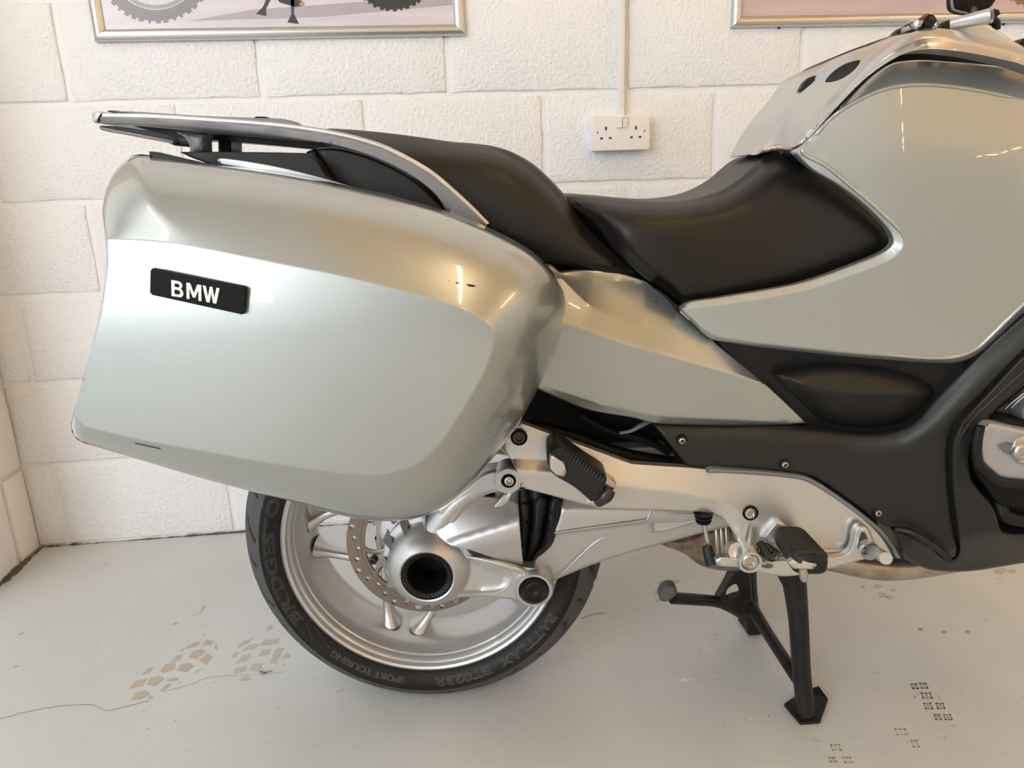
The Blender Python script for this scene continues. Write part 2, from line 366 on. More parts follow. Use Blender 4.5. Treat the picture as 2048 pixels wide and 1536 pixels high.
# ================================================================== the room
ZC = WP(900, 190)[2]                                       # height of the bed joint behind the saddle
BED = [ZC+0.225*k for k in range(-5, 8)]
XC = WP(81, 1086)[0]                                       # inner corner on the left
def jx(x, y): return WP(x, y)[0]
odd = [jx(106.5, 14.6)*.5+jx(139.6, 199)*.5, jx(520, 143), jx(895.5, 130), jx(1252, 150), jx(1605, 111)]    # the course over the socket
even = [jx(355, 215), jx(730, 220), jx(1089, 273), jx(1430, 265)]
low = [jx(188, 490), jx(566, 490), jx(915, 490), jx(1258.7, 385), jx(1600, 385)]
bot = [jx(118, 1008), jx(465, 1012), jx(815, 1012)]
def joints(k):                                             # course k lies above BED[k]
    if k == 5: J = odd
    elif k == 4: J = even
    elif k in (3, 7): J = low
    elif k == 2: J = [jx(45, 665)]+[even[0]+.008, even[1]+.004, even[2], even[3]+.01]
    elif k == 1: J = [low[0]+.006, low[1], low[2]+.005, low[3]]
    elif k == 0: J = bot
    else: J = even if k % 2 == 0 else odd
    J = sorted(J)
    while J[-1] < 4.3: J.append(J[-1]+.45)
    while J[0] > XC+.02: J.insert(0, J[0]-.45)
    return [max(j, XC-.005) for j in J if j > XC-.46]
J = .0062
wall = mesh('wall_back', [(XC-.02, .0042, 0), (4.6, .0042, 0), (4.6, .0042, 3.5), (XC-.02, .0042, 3.5), (XC-.02, .2, 0), (4.6, .2, 0), (4.6, .2, 3.5), (XC-.02, .2, 3.5)],
            [(0, 1, 2, 3), (4, 5, 6, 7), (0, 1, 5, 4), (3, 2, 6, 7), (0, 3, 7, 4), (1, 2, 6, 5)], M['mortar'], None, False)
tag(wall, kind='structure')
def block_mesh(w, h, d=.09, m=None, ragged=.0016):
    """rough faced block: front face at y=0, arrises worn unevenly."""
    bm = bmesh.new(); nx, nz = max(2, int(w/.03)), max(2, int(h/.03))
    def ringpts(ins, y, jit):
        P = []
        for i in range(nx): P.append((-w/2+ins+(w-2*ins)*i/nx, -h/2+ins))
        for i in range(nz): P.append((w/2-ins, -h/2+ins+(h-2*ins)*i/nz))
        for i in range(nx): P.append((w/2-ins-(w-2*ins)*i/nx, h/2-ins))
        for i in range(nz): P.append((-w/2+ins, h/2-ins-(h-2*ins)*i/nz))
        return [bm.verts.new((x+random.uniform(-jit, jit), y+random.uniform(-jit, jit)*.3, z+random.uniform(-jit, jit))) for x, z in P]
    rings = [ringpts(0, d, 0), ringpts(0, .0045, ragged*.5), ringpts(.0012, .0012, ragged), ringpts(.0055, 0, ragged*.5)]
    n = len(rings[0])
    for a, b in zip(rings, rings[1:]):
        for i in range(n): bm.faces.new((a[i], a[(i+1) % n], b[(i+1) % n], b[i]))
    f = bm.faces.new(rings[-1])
    bmesh.ops.recalc_face_normals(bm, faces=bm.faces)
    me = bpy.data.meshes.new('concrete_block'); bm.to_mesh(me); bm.free(); me.materials.append(m or M['wall'])
    me.polygons.foreach_set('use_smooth', [True]*len(me.polygons)); me.set_sharp_from_angle(angle=math.radians(60)); return me
cache = {}
for k in range(0, len(BED)-1):
    js = joints(k); z0, z1 = BED[k]+J, BED[k+1]-J
    if k == 0: z0 = .004
    for a, b in zip(js, js[1:]):
        if b-a < .05 or (a > 2.6 and False): continue
        w = b-a-2*J if a > XC+.01 else b-a-J; key = (round(w, 3), round(z1-z0, 3))
        if key not in cache or len(cache[key]) < 3: cache.setdefault(key, []).append(block_mesh(w, z1-z0))
        o = bpy.data.objects.new('concrete_block', random.choice(cache[key])); COL.objects.link(o); o.parent = wall
        o.location = ((a+b)/2+(0 if a > XC+.01 else -J/2), random.uniform(-.0012, .0012), (z0+z1)/2)
# the short return wall at the left (a pier), faces right
XD = -0.30
pier = mesh('wall_left', [(XC-.009, 0, 0), (XC-.009, XD, 0), (XC-.009, XD, 3.5), (XC-.009, 0, 3.5), (XC-.3, 0, 0), (XC-.3, XD, 0), (XC-.3, XD, 3.5), (XC-.3, 0, 3.5)],
            [(0, 1, 2, 3), (4, 5, 6, 7), (0, 1, 5, 4), (3, 2, 6, 7), (0, 3, 7, 4), (1, 2, 6, 5)], M['sidewall'], None, False)
tag(pier, kind='structure')
for k in range(0, len(BED)-1):
    z0, z1 = BED[k]+J, BED[k+1]-J
    if k == 0: z0 = .004
    ys = [0, -.10, -.30] if k % 2 == 0 else [0, -.20, -.30]
    for a, b in zip(ys, ys[1:]):
        w = a-b-2*J; o = bpy.data.objects.new('concrete_block', block_mesh(w, z1-z0, .06, M['sidewall'])); COL.objects.link(o); o.parent = pier
        o.location = (XC, (a+b)/2, (z0+z1)/2); o.rotation_euler = (0, 0, math.pi/2)
# floor, ceiling, the rest of the shell
def slab(name, lo, hi, m, kind='structure'):
    bm = bmesh.new(); box_bm(bm, lo, hi); o = bobj(name, bm, m, None, False); tag(o, kind=kind); return o
floor = slab('floor', (-5, -20, -.1), (5.2, .2, 0), M['floor'])
ceil = slab('ceiling', (0.15, -20, 3.5), (5.2, .2, 3.6), M['ceiling'])
slab('ceiling', (-5, -20, 3.5), (0.15, .2, 3.6), M['ceiling_near'])
slab('wall_right', (4.6, -20, 0), (4.8, .2, 3.5), M['room'])
slab('wall_front', (-5, -20, 0), (4.6, -19.8, 3.5), M['room'])
slab('wall_far', (-5, .0, 0), (XC-.3, .2, 3.5), M['room'])
for iy in range(8):
    for ix in range(4):
        x = (-3.4, -1.1, 1.2, 3.2)[ix]; y = -1.6-iy*2.1
        f = empty('ceiling_light', (x, y, 3.5)); tag(f, 'white tube light hung below the white left part of the ceiling' if ix < 2 else 'warm tube light hung below the tan ceiling behind the viewpoint', 'light', 'white tube lights' if ix < 2 else 'warm tube lights')
        bm = bmesh.new(); box_bm(bm, (-.04, -.62, -.55), (.04, .62, -.50), .005); bobj('housing', bm, M['white'], f)
        for sy in (-.4, .4): tube('hanger_rod', [(0, sy, -.52), (0, sy, 0)], [.004, .004], M['steel'], f, 8, smooth_path=False)
        V, F = tube_data([(0, -.58, -.57), (0, .58, -.57)], [.016, .016], 12, up=(0, 0, 1)); mesh('lamp_tube', V, F, M['tube'] if ix < 2 else M['tube_warm'], f)

# dirt line along the foot of the walls, ragged
def ragged_strip(name, P, w, m, parent, z=.0012):
    V = []; F = []
    for i, (p, q) in enumerate(zip(P, P[1:])):
        n = max(2, int(math.hypot(q[0]-p[0], q[1]-p[1])/.006))
        for j in range(n):
            t = j/n; V.append((p[0]+(q[0]-p[0])*t, p[1]+(q[1]-p[1])*t))
    T = np.gradient(np.array(V), axis=0); T /= np.linalg.norm(T, axis=1)[:, None]; out = []; h = random.uniform(.3, 1)
    for i, (p, t) in enumerate(zip(V, T)):
        h = min(1.3, max(.12, h+random.uniform(-.35, .35))); ww = w(i/len(V))*h
        out += [(p[0], p[1], z+ww*.9), (p[0]+t[1]*ww, p[1]-t[0]*ww, z)]
    for i in range(len(V)-1): F.append((2*i, 2*i+1, 2*i+3, 2*i+2))
    return mesh(name, out, F, m, parent, False)
ragged_strip('dirt_line', [(XC+.004, -.004), (2.6, -.004)], lambda t: .012*math.exp(-t*26)+.0035, M['dirt'], floor)
ragged_strip('dirt_line', [(XC+.004, -.5), (XC+.004, -.004)], lambda t: .007+.006*t, M['dirt'], floor)

# marks on the floor paint
def decal(name, polys, m, z=.0004):
    V = []; F = []
    for P in polys:
        s = len(V); V += [tuple(WF(x, y, z)) for x, y in P]; F.append(tuple(range(s, len(V))))
    return mesh(name, V, F, m, floor, False)
def Z6(P): return [(160+x/4.452, 1160+y/4.452) for x, y in P]
decal('mud_footprint', [Z6(p) for p in [
    [(430, 970), (490, 900), (600, 875), (560, 940)], [(590, 930), (630, 870), (710, 850), (750, 875), (680, 940)], [(455, 1070), (500, 1000), (590, 980), (620, 1015), (545, 1060)],
    [(600, 1055), (625, 1020), (655, 1045)], [(715, 985), (770, 930), (805, 915), (790, 950), (735, 992)], [(765, 890), (850, 868), (885, 885), (800, 903)],
    [(540, 845), (600, 790), (660, 770), (620, 820)], [(712, 805), (760, 750), (850, 730), (845, 790), (740, 830)], [(800, 735), (850, 680), (920, 657), (890, 710)],
    [(860, 800), (900, 750), (985, 735), (1010, 765), (940, 820)], [(960, 690), (1010, 630), (1080, 615), (1120, 635), (1040, 700)], [(1060, 710), (1130, 655), (1180, 685), (1120, 755)],
    [(930, 612), (1000, 560), (1070, 545), (1050, 580)], [(1085, 575), (1130, 528), (1195, 545), (1160, 582)], [(990, 320), (1050, 295), (1010, 322)], [(1050, 310), (1100, 225), (1125, 230), (1090, 280)]]], M['mud'])
decal('mud_footprint', [Z6(p) for p in [
    [(1370, 835), (1375, 790), (1485, 762), (1470, 808)], [(1500, 800), (1540, 745), (1630, 740), (1590, 812)], [(1420, 885), (1490, 852), (1535, 880), (1500, 897), (1425, 893)],
    [(1390, 740), (1450, 670), (1520, 655), (1480, 720)], [(1590, 680), (1620, 625), (1700, 610), (1680, 665)], [(1690, 735), (1740, 615), (1815, 600), (1770, 690), (1745, 742)],
    [(1395, 600), (1440, 555), (1540, 515), (1500, 560)], [(1440, 630), (1500, 580), (1600, 560), (1560, 610)], [(1600, 580), (1640, 535), (1780, 520), (1750, 570)],
    [(1345, 690), (1370, 650), (1420, 640), (1380, 690)], [(1650, 450), (1680, 405), (1720, 405), (1700, 440)], [(1790, 690), (1850, 650), (1875, 670), (1830, 700)],
    [(880, 640), (930, 600), (915, 632)], [(1010, 830), (1050, 795), (1065, 805)], [(1190, 600), (1215, 570), (1225, 628)]]], M['mudpale'])
def Z7(P): return [(1600+x/3.88, 1140+y/3.88) for x, y in P]
def rect7(x, y, w, h, sk=.35): return Z7([(x+sk*0, y), (x+w, y), (x+w+sk*h, y+h), (x+sk*h, y+h)])
foot = []
for (x, y, w, h) in [(858, 880, 50, 44), (925, 874, 55, 46), (935, 950, 80, 46), (955, 1030, 62, 50), (1050, 1030, 62, 48), (1035, 1118, 52, 46), (1110, 1118, 60, 46)]:
    # each lug of the print is an open frame with a bar
    t = 9
    foot += [rect7(x, y, w, t), rect7(x+.35*(h-t), y+h-t, w, t), rect7(x, y, t*1.3, h), rect7(x+w-t*1.3, y, t*1.3, h), rect7(x+w*.45, y+6, t*1.2, h*.6)]
foot += [Z7([(885, 975), (900, 978), (897, 1000)]), Z7([(1068, 960), (1082, 985), (1100, 998), (1075, 985)]), Z7([(1140, 1210), (1210, 1207), (1205, 1214)])]
decal('muddy_boot_print', foot, M['mudgrey'])
faint = []
for (x, y, w, h) in [(735, 1230, 90, 50), (860, 1320, 60, 55), (235, 1352, 80, 50), (330, 1450, 70, 48), (220, 1450, 60, 40)]:
    faint += [rect7(x, y, w, 8), rect7(x+h*.3, y+h-8, w, 8), rect7(x, y, 9, h), rect7(x+w-20, y, 9, h), rect7(x+w*.4, y, 9, h*.8)]
decal('faint_boot_print', faint, M['mudpale'], .0003)
blobs = []; chips = []; greys = []
def blob(cx, cy, r, ar=.45, n=9, skew=0): return [(cx+r*random.uniform(.6, 1.1)*math.cos(2*math.pi*i/n)+skew*math.sin(2*math.pi*i/n)*r, cy+r*ar*random.uniform(.6, 1.1)*math.sin(2*math.pi*i/n)) for i in range(n)]
for (x, y, r) in [(600, 130, 42), (720, 155, 32), (640, 195, 50), (700, 212, 40), (1550, 5, 60), (1640, 10, 40)]: blobs.append(Z7(blob(x, y, r, .5)))
decal('oil_spot', blobs, M['mudpale'], .0003)
def ZB(P): return [(1280+x/4.266, 1120+y/4.266) for x, y in P]
decal('damp_mark', [ZB(p) for p in [[(145, 207), (170, 175), (228, 170), (222, 195)], [(255, 195), (252, 168), (330, 165), (338, 190), (290, 203)], [(120, 290), (130, 255), (172, 248), (165, 285)], [(135, 355), (140, 335), (172, 338), (170, 358)]]], M['mud'])
for (x, y, r) in [(545, 716, 22), (590, 765, 26), (648, 842, 8), (370, 1025, 60), (430, 1020, 30), (635, 985, 22), (945, 1352, 30), (1280, 1100, 16), (1025, 1335, 7), (305, 1022, 18), (845, 610, 14)]: chips.append(ZB(blob(x, y, r*.8, .35)))
for _ in range(70):
    x = random.uniform(0, 2048); y = random.uniform(1110, 1530); r = random.uniform(1, 3.2); chips.append(blob(x, y, r*.7, .4, 7))
decal('paint_chip', chips, M['chip'], .0006)
for (x, y, r) in [(507, 790, 10), (648, 676, 8), (1098, 1332, 14), (712, 1388, 8), (1575, 553, 6)]: greys.append(ZB(blob(x, y, r, .6)))
for (x, y, r) in [(490, 128, 18), (935, 458, 26), (1010, 512, 6), (1090, 670, 7), (1722, 990, 12), (108, 1305, 12), (125, 1320, 10), (92, 1322, 8), (150, 1328, 12), (1325, 1405, 7), (1120, 1305, 12), (580, 795, 12), (835, 1335, 9), (522, 1145, 7), (1120, 478, 30), (1300, 478, 24)]: greys.append(Z7(blob(x, y, r, .4)))
for (x, y) in [(1620, 810), (1112, 392), (570, 1163), (850, 1253), (475, 484), (1105, 490), (1768, 1147), (1820, 758), (605, 1328), (1660, 1440), (1190, 910)]: greys.append(Z6(blob(x, y, 11, .5)))
for _ in range(150):
    x = random.uniform(0, 2048); y = random.uniform(1100, 1530); greys.append(blob(x, y, random.uniform(.8, 2.2), .5, 6))
for _ in range(22):
    x = random.uniform(0, 2048); y = random.uniform(1110, 1530); l = random.uniform(4, 14); greys.append([(x, y), (x+l, y-l*.35), (x+l, y-l*.35+.8), (x, y+1.0)])
decal('grit_speck', greys, M['mudgrey'], .0007)
# hairline crack and a twig
def hair(name, P, w, m, z=.0008):
    S = spl(P, False, 5); S[:, :2] += rng.normal(0, .7, S[:, :2].shape); V = []; F = []
    for i, p in enumerate(S):
        V += [tuple(WF(p[0], p[1]-w/2, z)), tuple(WF(p[0], p[1]+w/2, z))]
        if i: F.append((2*i-2, 2*i-1, 2*i+1, 2*i))
    return mesh(name, V, F, m, floor, False)
hair('floor_crack', [(0, 1437), (60, 1422), (100, 1415), (160, 1409), (185, 1410), (215, 1421), (240, 1416), (297, 1401)], .6, M['dirt'])
hair('floor_crack', [(325, 1384), (380, 1368), (422, 1354), (470, 1350), (520, 1348), (575, 1343)], .5, M['mudgrey'])
hair('floor_crack', [(1160, 1236), (1200, 1226), (1212, 1226)], 1.0, M['mudgrey'])
tw = tube('twig', [WF(521, 1343, .003), WF(527, 1346, .004), WF(535, 1344, .003), WF(545, 1341, .002)], [.0022, .0018, .0008, .0005], M['rust'], None, 6)
tag(tw, 'tiny dry brown leaf stalk lying on the floor beside the tyre', 'debris')

# ------------------------------------------------------------------ things on the wall
def wall_thing(name, p, label, cat, group=None):
    e = empty(name, tuple(p)); tag(e, label, cat, group); return e
# double socket
sa = WP(1181.5, 304, 0); s0 = WP(1187, 302, -.042); s1 = WP(1300, 229, -.042); sw, sh = s1[0]-s0[0], s1[2]-s0[2]
sc = ((s0[0]+s1[0])/2, 0, (s0[2]+s1[2])/2)
sock = wall_thing('double_socket', sc, 'white double wall socket with two rocker switches below the conduit', 'socket')
bm = bmesh.new(); box_bm(bm, (-sw/2+.001, -.034, -sh/2+.001), (sw/2-.001, .002, sh/2-.001), .002); bobj('back_box', bm, M['white'], sock)
bm = bmesh.new(); box_bm(bm, (-sw/2, -.042, -sh/2), (sw/2, -.0335, sh/2), .0022, 3); bobj('face_plate', bm, M['white'], sock)
def SP(x, y): p = WP(x, y, -.042); return p[0]-sc[0], p[2]-sc[2]
for x, y, tilt in ((1238, 245.5, 1), (1249.5, 245.5, -1)):
    u, v = SP(x, y); bm = bmesh.new(); w, h = .0058, .0125
    vs = [bm.verts.new(q) for q in ((u-w, -.0425, v-h), (u+w, -.0425, v-h), (u+w, -.0425, v+h), (u-w, -.0425, v+h), (u-w, -.046-.002*(tilt > 0), v-h+.001), (u+w, -.046-.002*(tilt > 0), v-h+.001), (u+w, -.046-.003*(tilt < 0), v+h-.001), (u-w, -.046-.003*(tilt < 0), v+h-.001))]
    for f in ((0, 1, 5, 4), (1, 2, 6, 5), (2, 3, 7, 6), (3, 0, 4, 7), (4, 5, 6, 7), (0, 1, 2, 3)): bm.faces.new([vs[i] for i in f])
    sw_ = bobj('rocker_switch', bm, M['white'], sock, False)
    if tilt < 0:
        bm = bmesh.new(); box_bm(bm, (u-.005, -.0475, v+h-.0016), (u+.005, -.0425, v+h+.0006)); bobj('switch_mark', bm, mat('orange_switch_mark', (.7, .16, .06)), sw_, False)
for x, y, w, h in ((1212, 257, .0021, .0044), (1272, 255.5, .0021, .0044), (1203, 277, .0032, .0022), (1220.5, 276, .0032, .0022), (1263, 274.5, .0032, .0022), (1280, 274, .0032, .0022)):
    u, v = SP(x, y); bm = bmesh.new(); box_bm(bm, (u-w, -.0424, v-h), (u+w, -.0412, v+h)); bobj('pin_slot', bm, M['hole'], sock, False)
for x, y in ((1195, 265), (1289, 261.5)):
    u, v = SP(x, y); o = lathe('plate_screw', [(0, -.0428), (.0019, -.0428), (.0026, -.0422), (.0026, -.041)], (u, v), M['steel'], sock, 20)
    bm = bmesh.new(); box_bm(bm, (u-.002, -.0431, v-.0004), (u+.002, -.0427, v+.0004)); bobj('screw_slot', bm, M['hole'], o, False)
# conduit
c0 = WP(1241, 231, -.012); c1 = WP(1238.5, 0, -.012)
cond = wall_thing('cable_conduit', (c0[0], 0, c0[2]), 'white square cable conduit running down the wall to the double socket', 'conduit')
bm = bmesh.new(); box_bm(bm, (-.0065, -.02, -.003), (.0065, .004, 1.0), .0015); bobj('channel', bm, M['conduit'], cond)
bm = bmesh.new(); box_bm(bm, (-.0072, -.0225, -.002), (.0072, -.017, 1.0), .0015); bobj('clip_lid', bm, M['conduit'], cond)
# posters in snap frames
def poster(xl, yl, xr, yr, label, h, prints, fw=.026):
    a = WP(xl, yl, -.012); b = WP(xr, yr, -.012); w = b[0]-a[0]; o = wall_thing('framed_poster', (a[0], 0, (a[2]+b[2])/2), label, 'poster', None)
    def bar(P, Q, name='frame_bar'):   # mitred half-round snap rail, inner edge towards the print
        pass
    prof = [(0, -.001), (0, -.010), (.003, -.0145), (.009, -.0175), (.017, -.0165), (.023, -.012), (fw, -.0085), (fw, -.004)]
    for side in range(4):
        V = []; F = []
        for e in (0, 1):
            for d, y in prof:
                if side == 0: V.append(((d if e == 0 else w-d), y, d))
                if side == 1: V.append(((d if e == 0 else w-d), y, h-d))
                if side == 2: V.append((d, y, (d+.0006 if e == 0 else h-d-.0006)))
                if side == 3: V.append((w-d, y, (d+.0006 if e == 0 else h-d-.0006)))
        n = len(prof)
        for i in range(n-1): F.append((i, i+1, n+i+1, n+i))
        F.append(tuple(range(n))); F.append(tuple(range(n, 2*n)))
        mesh('frame_bar', V, F, M['frame'], o, True, 40)
    bm = bmesh.new(); box_bm(bm, (fw*.5, -.006, fw*.5), (w-fw*.5, -.002, h-fw*.5)); pr = bobj('print_sheet', bm, prints, o, False)
    return o, pr, a, w
def pmat(name, stops, sc=3.0):
    m = bpy.data.materials.new(name); m.use_nodes = True; nt = m.node_tree; b = nt.nodes['Principled BSDF']; b.inputs['Roughness'].default_value = .25
    tc = nt.nodes.new('ShaderNodeTexCoord'); mp = nt.nodes.new('ShaderNodeMapping'); mp.inputs['Scale'].default_value = (1.0, 1, 9); nt.links.new(tc.outputs['Object'], mp.inputs['Vector'])
    n = nt.nodes.new('ShaderNodeTexNoise'); n.inputs['Scale'].default_value = sc; n.inputs['Detail'].default_value = 7; nt.links.new(mp.outputs['Vector'], n.inputs['Vector'])
    r = nt.nodes.new('ShaderNodeValToRGB'); r.color_ramp.elements[0].position = .3; r.color_ramp.elements[1].position = .7
    r.color_ramp.elements[0].color = (*stops[0], 1); r.color_ramp.elements[1].color = (*stops[1], 1); nt.links.new(n.outputs['Fac'], r.inputs['Fac']); nt.links.new(r.outputs['Color'], b.inputs['Base Color']); return m
po, pr, pa, pw = poster(189, 83.5, 931, 70.5, 'silver framed poster on the left, showing a knobbly tyred motorbike on pale grey ground', .62, pmat('lilac_grey_print', ((.60, .56, .62), (.70, .67, .72)), 4))
pk = mat('print_black', (.035, .035, .04), .3); pg = mat('print_grey', (.33, .33, .36), .3); pl = mat('print_pale', (.62, .60, .66), .3); pd = mat('print_shadow', (.42, .39, .44), .3)
def flat(name, polys, m, y, parent, base):
    V = []; F = []
    for P in polys:
        s = len(V)
        for x, yy in P: p = WP(x, yy, -.006); V.append((p[0]-base[0], y, p[2]-base[2]))
        F.append(tuple(range(s, len(V))))
    return mesh(name, V, F, m, parent, False)
base = (po.location.x, 0, po.location.z)
def circ(cx, cy, r, r2=None, n=72, knob=0, kn=46):
    P = []
    for i in range(n*(2 if knob else 1)):
        a = 2*math.pi*i/(n*(2 if knob else 1)); rr = r+(knob if int(a/(2*math.pi)*kn*2) % 2 else 0); P.append((cx+rr*math.cos(a), cy+rr*math.sin(a)))
    return P
def annulus(cx, cy, r1, r2, knob=0, kn=46):
    n = 144; out = []
    for i in range(n):
        a, b = 2*math.pi*i/n, 2*math.pi*(i+1)/n; k = knob if int((i+.5)/n*kn*2) % 2 else 0
        out.append([(cx+(r2+k)*math.cos(a), cy+(r2+k)*math.sin(a)), (cx+(r2+k)*math.cos(b), cy+(r2+k)*math.sin(b)), (cx+r1*math.cos(b), cy+r1*math.sin(b)), (cx+r1*math.cos(a), cy+r1*math.sin(a))])
    return out
flat('printed_shadow', [[(380, 42), (640, 34), (905, 10), (905, -10), (500, 20)]], pd, -.0062, pr, base)
flat('printed_tyre', annulus(312, -72, 92, 114, 5, 44), mat('print_tyre_grey', (.23, .22, .24), .3), -.0064, pr, base)
flat('printed_wheel_rim', annulus(312, -72, 82, 90), pg, -.0064, pr, base)
flat('printed_spoke', [[(312+16*math.cos(a), -72+16*math.sin(a)), (312+84*math.cos(a+.25), -72+84*math.sin(a+.25)), (312+84*math.cos(a+.27), -72+84*math.sin(a+.27)), (312+16*math.cos(a+.1), -72+16*math.sin(a+.1))] for a in np.arange(0, 6.28, .26)], pl, -.0066, pr, base)
flat('printed_tyre', annulus(786, -65, 62, 84, 4, 40), pk, -.0064, pr, base)
flat('printed_stand', [[(535, -8), (545, -8), (532, 18), (533, 32), (512, 28), (526, 14)], [(548, -8), (572, -6), (605, 2), (606, 12), (590, 14), (560, 5)], [(581, -2), (589, -2), (588, 28), (598, 48), (575, 45), (583, 28)]], pk, -.0066, pr, base)
flat('printed_bolt', [circ(604, 8, 5, n=16)], mat('print_brass', (.45, .30, .12), .3), -.0068, pr, base)
po2, pr2, pa2, pw2 = poster(1464, 52.5, 2230, 44, 'silver framed poster on the right, warm pink and brown ground behind the handlebar', .62, pmat('pink_print', ((.50, .38, .42), (.62, .50, .47)), 3))
base2 = (po2.location.x, 0, po2.location.z)
flat('printed_tyre', annulus(2075, -78, 66, 92, 4, 40), mat('print_rust', (.30, .13, .06), .3), -.0064, pr2, base2)
for x, y in ((1558.5, 55), (2008.5, 48)):
    p = WP(x, y, -.004); o = lathe('wall_plug', [(0, -.006), (.0022, -.006), (.0032, -.004), (.0032, .004)], (0, 0), M['redled'], None, 16); o.location = (p[0], 0, p[2])
    tag(o, 'small dark red wall plug under the '+('left' if x < 1800 else 'far right')+' part of the right poster frame', 'wall plug')
# ================================================================== the motorcycle
bike = empty('motorcycle', tuple(ORG), -PSI)
tag(bike, 'pale green touring motorcycle with hard side case and black seats, on its black centre stand', 'motorcycle')
WX, WZ = -0.001, 0.316                                        # rear axle
# ---- rear wheel -----------------------------------------------------
wheel = lathe('wheel_rim', [(.2395, -.0695), (.2425, -.0715), (.2425, -.0745), (.2385, -.0765), (.2345, -.0745), (.2325, -.066), (.2285, -.0625), (.2265, -.055), (.2205, -.046), (.2150, -.030), (.2125, -.012),
    (.2125, .012), (.2095, .022), (.2085, .034), (.2125, .046), (.2205, .056), (.2270, .066), (.2345, .0745), (.2425, .0725), (.2395, .0695), (.2240, .052), (.2200, .0), (.2240, -.052), (.2395, -.0695)], (WX, WZ), M['rim'], bike, 128, sharp=35)
hub = lathe('wheel_hub', [(.0, -.04), (.062, -.04), (.080, -.034), (.088, -.02), (.090, .005), (.086, .030), (.055, .05), (.02, .052), (0, .052)], (WX, WZ), M['rim'], wheel, 64)
def spoke(b, sg):
    V = []; F = []; n = 14; S = np.linspace(0, 1, 19)
    p0 = np.array([.086*math.cos(b+sg*math.radians(62)), .086*math.sin(b+sg*math.radians(62))]); a1 = b+sg*math.radians(8.6); p1 = np.array([.2150*math.cos(a1), .2150*math.sin(a1)])
    d = (p1-p0)/np.linalg.norm(p1-p0); q = np.array([-d[1], d[0]])
    for s in S:
        c = p0+(p1-p0)*s; e = max(0, (s-.76)/.24)
        w = .0088+.0105*e**2.4+.006*max(0, (.25-s)/.25); dd = .013+.016*e**2; yc = .012+.004*s
        sk = -sg*.006*e**2
        for k in range(n):
            t = 2*math.pi*k/n; u = w*math.copysign(abs(math.cos(t))**.8, math.cos(t))+sk; v = dd*math.copysign(abs(math.sin(t))**.8, math.sin(t))
            V.append((WX+c[0]+q[0]*u, yc+v, WZ+c[1]+q[1]*u))
    for i in range(len(S)-1):
        for k in range(n): F.append((i*n+k, i*n+(k+1) % n, (i+1)*n+(k+1) % n, (i+1)*n+k))
    return mesh('spoke', V, F, M['rim'], wheel, True, 60)
def ang(x, y, Y): p = U(x, y, Y); return math.atan2(p[2]-WZ, p[0]-WX)
for k in range(5):
    for sg in (-1, 1): spoke(math.radians(-105.1)+k*2*math.pi/5, sg)
# ---- tyre
tp = []
for y, r in [(-.064, .236), (-.072, .2415), (-.0775, .246), (-.0830, .2525), (-.0865, .2595), (-.0880, .2660), (-.0875, .2710), (-.0860, .2745)]: tp.append((r, y))
tread = [(-.0860, .2745), (-.0800, .2835), (-.0690, .2960), (-.0550, .3065), (-.038, .3140), (-.019, .3180), (0, .3195)]
tp2 = [(r, y) for y, r in tread]+[(r, -y) for y, r in tread[-2::-1]]
tyre = lathe('tyre', tp+[(r, y) for y, r in tread[1:]]+[(r, -y) for y, r in tread[-2::-1]]+[(r, -y) for r, y in tp[-2::-1]]+[(.232, .05), (.232, -.05), (.236, -.064)], (WX, WZ), M['rubber'], bike, 200, sharp=25)
# worn tread band with curved grooves
NT = 300; ty = np.linspace(-.0858, .0858, 45); tr = np.interp(ty, [t[0] for t in tread]+[-t[0] for t in tread[-2::-1]], [t[1] for t in tread]+[t[1] for t in tread[-2::-1]])
V = []; F = []; 
for i in range(NT*2):
    a = 2*math.pi*i/(NT*2)
    for y, r in zip(ty, tr):
        # groove lines: swept from the crown to the shoulder, alternating sides
        s = abs(y)/.086; ph = (a*14/(2*math.pi)+(0.5 if y > 0 else 0)) % 1.0
        c = .15+.75*(s**1.6 if s > .0 else 0); q = abs((ph-c+.5) % 1.0-.5); wdt = .055*(1-s)+.030
        g = max(0, 1-(q/wdt)**2) if .10 < s < .93 else 0
        ph2 = (ph+.45) % 1.0; q2 = abs((ph2-(.2+.5*s)+.5) % 1-.5); g2 = max(0, 1-(q2/.024)**2) if .45 < s < .88 else 0
        rr_ = r+.0009-.0060*max(g, g2); rr_ += .0025*max(0, 1-abs(y)/.07); V.append((WX+rr_*math.cos(a), y, max(.0004, WZ+rr_*math.sin(a))))
n = len(ty)
for i in range(NT*2):
    j = (i+1) % (NT*2)
    for k in range(n-1): F.append((i*n+k, i*n+k+1, j*n+k+1, j*n+k))
mesh('tread_band', V, F, M['tread'], tyre, True, 70)
def side_y(r): return np.interp(r, [.2415, .246, .2525, .2595, .2660, .2710, .2745], [-.072, -.0775, -.0830, -.0865, -.0880, -.0875, -.0860])
LET = mat('moulded_rubber_lettering', (.020, .018, .017), .45)
LETD = mat('moulded_rubber_lettering_worn', (.030, .027, .025), .5)
